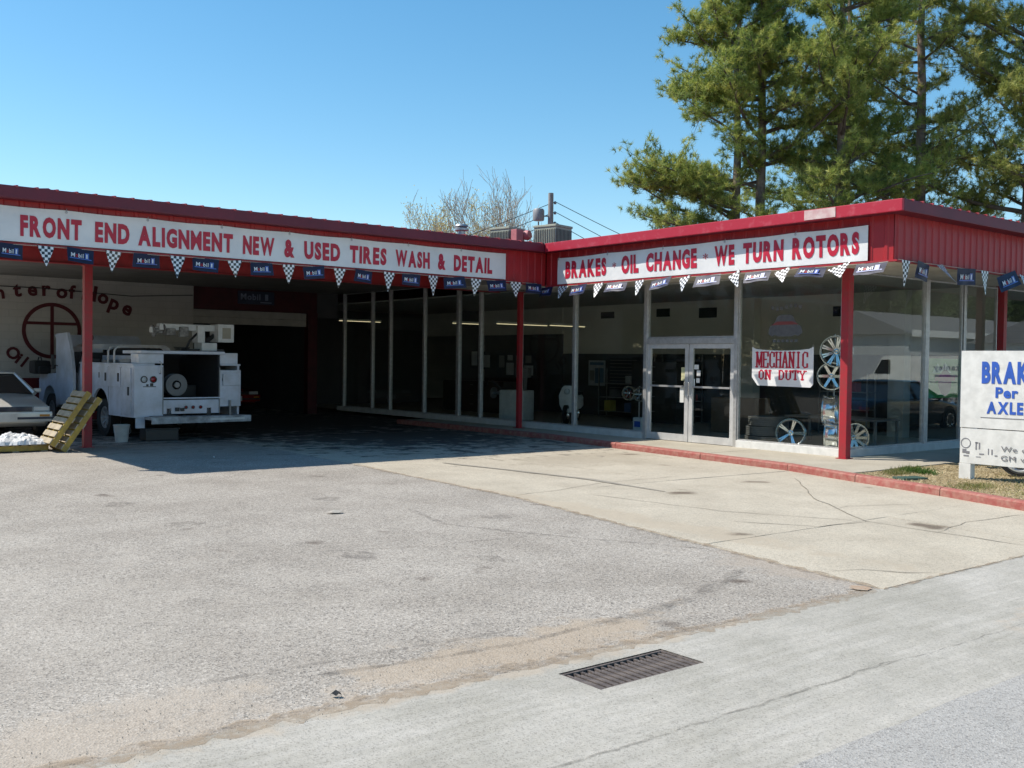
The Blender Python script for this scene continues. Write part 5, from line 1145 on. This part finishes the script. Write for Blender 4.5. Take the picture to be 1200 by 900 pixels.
pallet('wooden_pallet', 'flat yellow-edged pallet on the ground under white plastic sheeting', (3.9, 20.02, .02), Matrix.Rotation(0, 3, 'Z'), 1.12, 1.1, 7)
ps = thing('plastic_sheeting', 'crumpled white plastic sheeting heaped on the flat pallet', 'plastic sheet', (4.45, 20.5, .137))
nx, ny = 30, 24; vs = []; rr = np.random.default_rng(4)
hn = rr.normal(size=(ny+1, nx+1))
for j in range(ny+1):
    for i in range(nx+1):
        u, v = i/nx, j/ny; e = (math.sin(math.pi*u)*math.sin(math.pi*v))**.35
        h = .11*e+.04*e*math.sin(u*17+v*5)*math.sin(v*13-u*4)+.010*hn[j, i]*e+.03*e*abs(math.sin(u*9+math.sin(v*11)*1.5))+.05*e*math.exp(-((u-.55)**2+(v-.4)**2)*20)
        vs.append(((u-.5)*1.22+rr.normal()*.012, (v-.5)*1.08+rr.normal()*.012, max(h, 0)+.002))
b = MB(); b.add(vs, [(j*(nx+1)+i, j*(nx+1)+i+1, (j+1)*(nx+1)+i+1, (j+1)*(nx+1)+i) for j in range(ny) for i in range(nx)]); b.build('sheet', PLASTIC, ps, world=False)
# litter
for (x, y, s, lab) in ((5.69, 10.35, .10, 'flattened pale scrap of litter on the open asphalt lot'), (7.05, 17.2, .03, 'tiny white scrap in the shade of the canopy'), (2.6, 4.7, .03, 'small dark stone at the edge of the gutter')):
    t = thing('litter', lab, 'litter', (x, y, .012), random.uniform(0, 3)); b = MB()
    b.add([(-s, -s*.4, 0), (s*.2, -s*.6, .01), (s, -s*.1, .004), (s*.6, s*.5, .015), (-s*.3, s*.6, .002), (-s*.9, s*.2, .02), (0, 0, .03)], [(0, 1, 6), (1, 2, 6), (2, 3, 6), (3, 4, 6), (4, 5, 6), (5, 0, 6)]); b.build('scrap', mat('scrap', (.5, .46, .40), .9) if s > .05 else (STK if 'white' in lab else DARK), t, world=False)

# ================================================================== PRICE SIGN
sg = thing('price_sign', 'white free-standing sign with blue BRAKES Per AXLE lettering in the straw bed', 'sign', (14.9, 6.6, .095))
b = MB(); b.bbox((14.88, 5.35, .80+.075), (14.92, 7.705, 2.03), .004); b.build('board', WHITEP, sg)
b = MB(); b.bbox((14.885, 5.35, .335), (14.918, 7.70, .862), .004); b.build('lower_board', WHITEP, sg)
for y in (7.62, 5.45): b = MB(); b.bbox((14.921, y-.09, .06), (15.02, y+.09, 2.02), .005); b.bbox((14.885, y-.09, .06), (14.92, y+.09, .333), .004); b.build('post', WHITEP, sg)
SU, SW_ = (0, -1, 0), (0, 0, 1)
def sl_(txt, y, z, w_, h, mt, bold): lettering(txt, (14.877, y, z), SU, SW_, w_, h, mt, sg, bold=bold)
word('BRAKES', Vector((14.877, 7.385, 1.545))-root_off(sg), SU, SW_, .95, .325, BLUEP, sg, bold=.055, gap=.10); sl_('Per', 7.175, 1.335, .33, .16, BLUEP, .04); word('AXLE', Vector((14.877, 7.30, 1.10))-root_off(sg), SU, SW_, .53, .18, BLUEP, sg, bold=.045)
b = MB(); b.box((14.876, 5.5, 1.033), (14.8795, 7.39, 1.045)); b.build('rule_line', GREYP, sg)
sl_('We offer', 7.075, .555, .62, .075, GREYP, 0); sl_('GM vehicles', 7.075, .42, .80, .075, GREYP, 0)
b = MB()
for (y, z, s) in ((7.62, .52, 1), ): b.lathe([(.065, 0), (.078, 0), (.078, .002), (.065, .002)], 20, orient((14.8835, y-.01, z+.12), (-1, 0, 0)), closed=True)
for (y0, y1, z0, z1) in ((7.64, 7.56, .44, .46), (7.66, 7.60, .49, .55), (7.60, 7.55, .48, .52), (7.46, 7.44, .55, .66), (7.41, 7.39, .56, .66), (7.465, 7.42, .645, .665), (7.40, 7.33, .48, .50), (7.27, 7.255, .49, .58), (7.22, 7.20, .49, .57), (7.17, 7.13, .47, .49), (7.45, 7.38, .44, .45)): b.box((14.8815, y1, z0), (14.8845, y0, z1))
b.build('small_pictures', GREYP, sg, kind='stuff')

lw_ = thing('loose_wheel', 'loose wheel with a bright rim standing behind the foot of the price sign', 'wheel', (15.95, 7.28, .095))
wv = obj('tyre', tyre_mesh(.33, .25, .19), lw_, orient((0, 0, .33), (-1, -.55, .05))); obj('rim', rim_mesh(.25, .17, 6, False, mat('bright_rim', (.8, .8, .8), .3, .5)), wv)
# ================================================================== ROOF EQUIPMENT AND POLE
def condenser(label, x, y, z, s, h):
    t = thing('air_conditioner', label, 'air conditioner', (x, y, z), R(12)); b = MB(); b.bbox((-s/2, -s/2, .04), (s/2, s/2, h-.06), .015); b.build('casing', CONDG, t, world=False)
    b = MB(); n = 12
    for k in range(n):
        u = -s/2+s*(k+.5)/n
        b.box((u-.007, -s/2-.014, .10), (u+.007, -s/2-.001, h-.12)); b.box((u-.007, s/2+.001, .10), (u+.007, s/2+.014, h-.12)); b.box((-s/2-.014, u-.007, .10), (-s/2-.001, u+.007, h-.12)); b.box((s/2+.001, u-.007, .10), (s/2+.014, u+.007, h-.12))
    b.build('fins', DKGRILL, t, world=False)
    b = MB(); b.bbox((-s/2-.02, -s/2-.02, h-.06), (s/2+.02, s/2+.02, h), .015); b.build('top_cover', CONDG, t, world=False)
    b = MB(); b.lathe([(0, .03), (s*.3, .03), (s*.42, .0)], 20, Matrix.Translation((0, 0, h+.002))); b.build('fan_guard', DKGRILL, t, world=False)
    b = MB(); b.box((-s/2, -s/2, 0), (-s/2+.1, s/2, .04)); b.box((s/2-.1, -s/2, 0), (s/2, s/2, .04)); b.build('feet', STEEL, t, world=False)
    return t
condenser('larger condenser unit on the roof at the foot of the pole', 17.75, 20.5, 4.47, .72, .93)
condenser('smaller condenser unit on the roof left of the red box', 17.3, 21.9, 4.55, .66, .88)
pb = thing('roof_pipe_box', 'pink red metal box with looped pipes between the two condensers', 'roof vent', (17.05, 21.15, 4.47))
b = MB(); b.bbox((-.12, -.12, .46), (.12, .12, .84), .02); b.build('box', mat('pinkish_red', (.50, .16, .17), .5), pb, world=False)
b = MB(); b.lathe([(0, .11), (.11, .09), (.14, 0), (.11, -.09), (0, -.11)], 16, orient((.26, -.10, .70), (.3, -.9, .2))); b.build('motor', mat('pinkish_red', (.5, .16, .17)), pb, world=False, smooth=True)
b = MB(); b.tube([(.0, 0, 0), (0, 0, .42)], .025, 8); b.tube([(.2, -.1, 0), (.2, -.1, .45), (.35, -.1, .55), (.5, -.1, .5), (.52, -.1, .3), (.42, -.1, 0)], .018, 8); b.build('pipes', GREYM, pb, world=False)
vp = thing('roof_vent_pipe', 'round galvanised vent pipe with a cap standing on the roof left of the condensers', 'vent', (14.6, 20.3, 4.60))
b = MB(); b.lathe([(.09, 0), (.09, .42), (0, .42)], 20); b.build('pipe', STEEL, vp, world=False, smooth=True)
b = MB(); b.lathe([(.09, .36), (.17, .38), (.17, .43), (.12, .46), (.17, .48), (.15, .52), (0, .55)], 20); b.build('cap', STEEL, vp, world=False, smooth=True)
v2 = thing('roof_ventilator', 'small pale vent cap just showing above the faded rake trim', 'vent', (17.6, 17.7, 4.46))
b = MB(); b.lathe([(.14, 0), (.14, .16), (.22, .17), (.2, .23), (0, .27)], 18); b.build('cap', mat('pale_vent', (.55, .5, .42), .6), v2, world=False, smooth=True)
hb = MB(); hb.add([(4.95, 22.0, 4.85), (5.75, 22.0, 4.85), (5.75, 22.8, 4.92), (4.95, 22.8, 4.92), (4.95, 22.0, 5.10), (5.5, 22.0, 5.17), (5.75, 22.0, 5.05), (5.75, 22.8, 5.1), (5.5, 22.8, 5.2), (4.95, 22.8, 5.13)],
    [(0, 1, 6, 5, 4), (3, 9, 8, 7, 2), (4, 5, 8, 9), (5, 6, 7, 8), (1, 2, 7, 6), (0, 4, 9, 3), (0, 3, 2, 1)]); hb.build('roof_hatch', mat('hatch_red', (.42, .06, .07), .4), shop)
pl = thing('utility_pole', 'grey utility pole with a transformer rising behind the roof corner', 'utility pole', (27.44, 31.85, 0))
b = MB(); b.tube([(0, 0, 0), (0, 0, 8.75)], [.16, .11], 12); b.build('pole', POLEW, pl, world=False, smooth=True)
u_ = Vector((.781, -.625, 0))
b = MB(); b.lathe([(0, -.24), (.22, -.24), (.24, -.18), (.24, .18), (.20, .24), (0, .26)], 20, Matrix.Translation(tuple(-u_*.50+Vector((0, 0, 7.85))))); b.build('transformer', mat('transformer_grey', (.30, .30, .31), .5), pl, world=False, smooth=True)
b = MB(); q = -u_*.50; b.tube([tuple(q+Vector((0, 0, 7.57))), tuple(q+Vector((0, 0, 7.4))), tuple(q*.5+Vector((0, 0, 7.05))), (0, 0, 7.0)], .03, 8); b.tube([tuple(q+Vector((0, 0, 7.8))), (0, 0, 7.8)], .03, 6); b.build('bracket', POLEW, pl, world=False)
b = MB()
for k in range(4): b.lathe([(0, 0), (.05, .0), (.06, .06), (.03, .12), (0, .12)], 10, Matrix.Translation((.14, -.11, 8.3-k*.42)))
b.build('insulators', GREYM, pl, world=False)
wires = thing('power_lines', 'thin power lines running down from the utility pole on both sides', 'power lines', (27.44, 31.85, 0))
for k in range(4):
    z = 8.4-k*.42; b = MB(); A_ = Vector((.14, -.11, z)); 
    for (dx, dz) in ((13, -4.6-.35*k), (-15, -4.6+.2*k)):
        E_ = u_*dx+Vector((0, 0, z+dz)); pts = [A_.lerp(E_, t/12)+Vector((0, 0, -.55*math.sin(math.pi*t/12))) for t in range(13)]; b.tube(pts, .014, 5, caps=False)
    b.build('wire', BLACKP, wires, world=False)

# ================================================================== TREES
def frame_of(d):
    a = np.cross(d, (0, 0, 1.0)); n = np.linalg.norm(a); a = a/n if n > 1e-6 else np.array((1.0, 0, 0)); return a, np.cross(a, d)
def needles(C, D, n_per, L, W, seed):
    """tufts at C (m,3) pointing along D; each a brush of thin triangles"""
    r = np.random.default_rng(seed); m_ = len(C); N_ = m_*n_per
    c = np.repeat(C, n_per, 0); d0 = np.repeat(D, n_per, 0)
    back = r.uniform(0, 1, N_)[:, None]*.16
    d = d0*r.uniform(-.1, 1.0, N_)[:, None]+r.normal(size=(N_, 3))*.62; d[:, 2] += .12
    d /= np.linalg.norm(d, axis=1)[:, None]
    s = np.cross(d, r.normal(size=(N_, 3))); s /= np.linalg.norm(s, axis=1)[:, None]
    p = c-d0*back; ln = L*r.uniform(.65, 1.15, N_)[:, None]
    v = np.empty((N_, 3, 3)); v[:, 0] = p-s*W/2; v[:, 1] = p+s*W/2; v[:, 2] = p+d*ln
    tone = np.clip(np.repeat(r.uniform(0, 1, m_), n_per)+r.normal(size=N_)*.12, 0, 1)
    return v.reshape(-1, 3), tone
def pine(label, x, y, h, z0, seed, reach, mat_=NEEDLE, rad=.22, lean=(0, 0), branches=34, dens=1.0, az=None, extra=(), boost=1):
    r = random.Random(seed); t = thing('pine_tree', label, 'pine tree', (x, y, 0), group='tall pines behind the shop')
    trunk = [Vector((lean[0]*(k/10)**1.5+r.uniform(-.06, .06), lean[1]*(k/10)**1.5+r.uniform(-.06, .06), h*k/10)) for k in range(11)]
    def tp(z):
        k = min(9.999, max(0, z/h*10)); i = int(k); return trunk[i].lerp(trunk[i+1], k-i)
    b = MB(); b.tube(trunk, [rad*(1-.085*k)+.02 for k in range(11)], 10); b.build('trunk', BARK, t, world=False, smooth=True)
    bb = MB(); C = []; D = []
    specs = []
    for k in range(branches):
        f = (k+r.random())/branches; z = z0+(h-z0)*f; L = reach(f)*r.uniform(.7, 1.15); a = r.uniform(0, 2*math.pi) if az is None else az(r)
        specs.append((z, L, a, r.uniform(-.05, .35)+.35*f))
    specs += list(extra)
    for (z, L, a, el) in specs:
        p = tp(z); pts = [p]; d = Vector((math.cos(a)*math.cos(el), math.sin(a)*math.cos(el), math.sin(el))); n = max(4, int(L/.5)); st = L/n
        for i in range(n):
            d = (d+Vector((r.uniform(-.16, .16), r.uniform(-.16, .16), r.uniform(-.12, .13)+.02))).normalized(); pts.append(pts[-1]+d*st)
        r0 = .022+.016*L; bb.tube(pts, [r0*(1-.85*i/n) for i in range(n+1)], 5, caps=False)
        for i in range(1, n+1):
            f = i/n
            if f < .22: continue
            m_ = 3+boost*(r.random() < .6)
            for q in range(m_):
                if r.random() > dens: continue
                base = pts[i]-(pts[i]-pts[i-1])*r.random(); dd = (pts[i]-pts[i-1]).normalized()
                side = Vector((r.uniform(-1, 1), r.uniform(-1, 1), r.uniform(-.25, .6))).normalized(); sd = (dd*.55+side).normalized(); sl = r.uniform(.35, 1.0)*(.55+.16*L)
                m2 = 3; q0 = base; tw = [q0]
                for u in range(m2):
                    sd = (sd+Vector((r.uniform(-.2, .2), r.uniform(-.2, .2), r.uniform(-.05, .25)))).normalized(); q0 = q0+sd*sl/m2; tw.append(q0)
                bb.tube(tw, [.014, .011, .008, .005], 3, caps=False)
                for u in range(1, 4):
                    for e in range(2 if u < 3 else 3):
                        cpos = tw[u]+Vector((r.gauss(0, .13), r.gauss(0, .13), r.gauss(.03, .10))); C.append(tuple(cpos)); dv = (sd+Vector((r.gauss(0, .6), r.gauss(0, .6), r.gauss(.25, .4)))).normalized(); D.append(tuple(dv))
    bb.build('branches', BARKD, t, world=False)
    V, tone = needles(np.array(C), np.array(D), 28, .24, .021, seed+500)
    o = tri_object('crown', V+np.array((x, y, 0)), tone, mat_, t)
    return t, len(C)
ct = math.atan2(.625, -.781)       # heading that points to picture left
def bias(c, s):
    return lambda r: c+r.gauss(0, s)
tot = 0
tot += pine('leftmost pine, its low limbs reaching out to the left over the roof', 31.7, 25.7, 17.5, 11.6, 1, lambda f: 2.8*(1-f)**.9+.8, dens=.85, branches=27,
     extra=[(6.6, 3.9, ct+.15, .12), (7.0, 3.0, ct-.3, .05), (7.2, 4.3, ct, .1), (7.6, 3.9, ct+.2, .22), (8.1, 4.4, ct-.2, .10), (8.6, 4.1, ct+.1, .10), (9.0, 3.6, ct-.1, .05), (8.3, 3.0, ct-.5, .12), (7.4, 2.7, ct+.5, .2), (8.7, 3.6, ct+.35, 0), (9.4, 2.0, ct+3, .2), (8.0, 3.6, ct+.3, .25), (7.9, 4.2, ct-.05, .18), (6.9, 4.0, ct-.15, .1)], rad=.24, boost=2)[1]
tot += pine('second pine from the left with a straight trunk and full high crown', 32.6, 25.2, 20.5, 8.6, 2, lambda f: 3.7*(1-f)**1.0+.4+.5*math.sin(f*7)*(1-f), branches=44, rad=.25,
     extra=[(11.4, 3.5, ct+.1, .25), (12.4, 3.5, ct-.2, .2), (11.9, 3.3, ct+.3, .1), (13.3, 3.3, ct, .2), (12.2, 3.6, ct-.1, .05), (14.5, 2.9, ct+.1, .2)])[1]
tot += pine('third pine from the left, dense and dark green to below the roofline', 34.2, 22.7, 19.5, 5.6, 3, lambda f: 3.4*(1-f)**.5+.9, dens=.85, branches=54, rad=.24)[1]
tot += pine('pine with its bare pale trunk showing high above the roof corner', 37.5, 21.3, 21.5, 6.0, 4, lambda f: 4.4*(1-f)**.6+.7 if (f < .26 or f > .62) else 3.0, branches=42, mat_=NEEDLE2, rad=.28, dens=.85)[1]
tot += pine('right hand pine with olive drooping sprays beside the frame edge', 40.3, 18.4, 19.5, 5.4, 5, lambda f: 4.8*(1-f)**.5+.8, branches=58, mat_=NEEDLE2, rad=.26, dens=.85)[1]
tot += pine('far right pine mostly beyond the edge of the picture', 39.5, 14.6, 18.0, 6.5, 6, lambda f: 4.2*(1-f)**.5+.8, branches=46, mat_=NEEDLE2, rad=.24, dens=.85)[1]
tot += pine('farther pine standing behind and between the two middle pines', 40.0, 26.2, 21.0, 8.5, 9, lambda f: 4.0*(1-f)**.5+.8, branches=34, rad=.24, dens=.8)[1]

def bare_tree(name, label, x, y, h, seed, spread, leafy=None, group=None, min_r=.011, levels=7):
    r = random.Random(seed); t = thing(name, label, 'tree', (x, y, 0), group=group); tb = MB(); bb = MB(); tips = []
    def grow(p, d, L, rad, lv):
        n = 4 if lv < 3 else 3; pts = [p]; st = L/n; pd = d
        for i in range(n): pd = (pd+Vector((r.uniform(-.18, .18), r.uniform(-.18, .18), r.uniform(-.06, .16)))).normalized(); pts.append(pts[-1]+pd*st)
        rad = max(rad, min_r); e = max(rad*.64, min_r*.8); (tb if lv == 0 else bb).tube(pts, [rad+(e-rad)*i/n for i in range(n+1)], 6 if lv < 2 else 3, caps=False)
        if lv >= 3: tips.extend(pts[1:])
        if lv >= levels: return
        m_ = r.choice((3, 4)) if lv < 2 else (r.choice((2, 3)) if lv < 6 else 2)
        for k in range(m_):
            f = r.uniform(.45, 1) if k else 1; q = pts[0].lerp(pts[-1], f) if f < 1 else pts[-1]
            if f < 1: q = pts[min(n, max(1, int(f*n)))]
            s = Vector((r.uniform(-1, 1), r.uniform(-1, 1), r.uniform(-.1, .9))).normalized(); nd = (pd*.75+s*spread).normalized(); grow(q, nd, L*r.uniform(.62, .85), e*(.8 if k else 1)*.92, lv+1)
    grow(Vector((0, 0, 0)), Vector((r.uniform(-.05, .05), 0, 1)), h*.30, h*.017, 0)
    tb.build('trunk', TWIG, t, world=False, smooth=True); bb.build('branches', TWIG, t, world=False)
    if leafy:
        c = np.array([tuple(p) for p in tips]); rr_ = np.random.default_rng(seed); c = c[rr_.uniform(0, 1, len(c)) < leafy[0]]
        C = np.repeat(c, leafy[1], 0)+rr_.normal(size=(len(c)*leafy[1], 3))*.22; n = len(C); d = rr_.normal(size=(n, 3)); d /= np.linalg.norm(d, axis=1)[:, None]; s = np.cross(d, rr_.normal(size=(n, 3))); s /= np.linalg.norm(s, axis=1)[:, None]
        v = np.empty((n, 3, 3)); v[:, 0] = C-s*leafy[2]; v[:, 1] = C+s*leafy[2]; v[:, 2] = C+d*leafy[2]*2.2
        tri_object('crown', v.reshape(-1, 3)+np.array((x, y, 0)), rr_.uniform(0, 1, n), leafy[3], t)
    return t
bare_tree('bare_tree', 'leafless tree rising behind the red roof between the vent pipe and the pole', 36.6, 45.2, 12.9, 21, .44)
bare_tree('budding_tree', 'taller thin tree with sparse yellow spring leaves behind the vent pipe', 35.7, 48.3, 12.9, 33, .44, (.45, 3, .045, SPARSE))
bare_tree('budding_tree', 'low outermost tree with sparse yellow leaves left of the vent pipe', 34.7, 49.2, 11.6, 41, .46, (.35, 2, .04, SPARSE))

# ---- what faces the shop across the street, plus tree rows added across the lot (seen only mirrored in its glass)
def leafy_tree(label, x, y, h, rw, seed, group='trees across the street'):
    r = np.random.default_rng(seed); t = thing('broadleaf_tree', label, 'tree', (x, y, 0), group=group)
    b = MB(); b.tube([(0, 0, 0), (0, 0, h*.5)], [.3, .18], 8)
    for k in range(6): a = k*1.05; b.tube([(0, 0, h*.3), (math.cos(a)*rw*.5, math.sin(a)*rw*.5, h*.65)], [.14, .05], 5)
    b.build('trunk', BARK, t, world=False)
    cl = r.normal(size=(40, 3))*(rw*.5, rw*.5, h*.2)+(0, 0, h*.55); n = 8000; c = cl[r.integers(0, 40, n)]+r.normal(size=(n, 3))*rw*.16
    d = r.normal(size=(n, 3)); d /= np.linalg.norm(d, axis=1)[:, None]; s = np.cross(d, r.normal(size=(n, 3))); s /= np.linalg.norm(s, axis=1)[:, None]
    v = np.empty((n, 3, 3)); v[:, 0] = c-s*.16; v[:, 1] = c+s*.16; v[:, 2] = c+d*.36
    tri_object('crown', v.reshape(-1, 3)+np.array((x, y, 0)), r.uniform(0, 1, n), LEAF, t)
i = 0
spots = [(52+5.6*k, -25-(k % 2)*6, 12+(k*5 % 4)) for k in range(11)]+[(-40, 14+6.5*k, 15) for k in range(11)]+[(-26-(k % 2)*5, -12+5.0*k, 12+(k*7 % 4)) for k in range(15)]  # rows across the lot are added, unseen, to keep sky out of the glass
for (x, y, h) in spots:
    i += 1; leafy_tree('green broadleaf tree facing the shop, mirrored in its glass or added to darken reflections', x, y, h, 4.8, 60+i)
def long_building(name, label, x, y, L, D_, h, wall, roof, rz=0):
    t = thing(name, label, 'building', (x, y, 0), rz); b = MB(); b.box((0, 0, 0), (L, D_, h)); b.build('wall', wall, t, world=False)
    b = MB(); b.prism([(-.4, h+.002), (D_+.4, h+.002), (D_/2, h+1.5)], -.4, L+.4, 'yz'); b.build('roof', roof, t, world=False)
    b = MB(); b.box((-.45, D_+.41, h-.15), (L+.45, D_+.5, h+.25)); b.build('fascia_board', WHITEP, t, world=False)
    for k in range(int(L/3)):
        b = MB(); b.box((k*3+.9, D_+.002, 1.0), (k*3+2.1, D_+.05, 2.2)); wv = b.build('window', WHITEP, t, world=False); b = MB(); b.box((k*3+1.0, D_+.051, 1.1), (k*3+2.0, D_+.06, 2.1)); b.build('pane', CARGLASS, wv, world=False)
long_building('low_building', 'low grey building with white eaves across the street, mirrored in the right window', 56, -18, 44, 7, 3.7, HOUSE, ROOFG)
long_building('small_house', 'small gabled house across the street at the far right', 60, -9, 9, 7, 3.2, mat('house_white', (.7, .7, .68), .7), ROOFG)
# white van mirrored in the corner window
vn = thing('delivery_van', 'white delivery van with purple script on its side, seen mirrored in the corner window', 'van', (41.2, -2.2, 0), R(60))
prof = [(-2.4, .55), (-2.4, 1.05), (-2.2, 1.25), (-1.7, 1.45), (-1.35, 2.15), (-1.2, 2.22), (2.35, 2.25), (2.42, 2.1), (2.42, .55)]
b = MB(); b.prism(prof, -.95, .95, 'xz'); b.build('body', mat('van_white', (.78, .78, .74), .35, coat=.4), vn, world=False)
for (x, y) in ((-1.6, -.85), (1.5, -.85), (-1.6, .85), (1.5, .85)): wv = obj('wheel', tyre_mesh(.34, .2, .22), vn, orient((x, y, .34), (0, 1 if y > 0 else -1, 0))); obj('rim', rim_mesh(.2, .2, 6, False), wv)
b = MB(); b.add([(-1.66, .952, 1.45), (-1.0, .952, 1.45), (-1.0, .952, 2.05), (-1.36, .952, 2.05), (-1.66, .97, 1.45), (-1.0, .97, 1.45), (-1.0, .97, 2.05), (-1.36, .97, 2.05)], [(4, 5, 6, 7), (0, 1, 5, 4), (1, 2, 6, 5), (2, 3, 7, 6), (3, 0, 4, 7)]); b.build('window', CARGLASS, vn, world=False)
lettering('Stanley', (1.9, .954, 1.55), (-1, 0, 0), (0, 0, 1), 1.2, .34, PURPLE, vn, bold=.02, world=False)
b = MB(); b.box((.75, .953, 1.36), (1.85, .958, 1.44)); b.box((-2.3, .953, 1.12), (2.4, .958, 1.15)); b.build('stripe', PURPLE, vn, world=False)
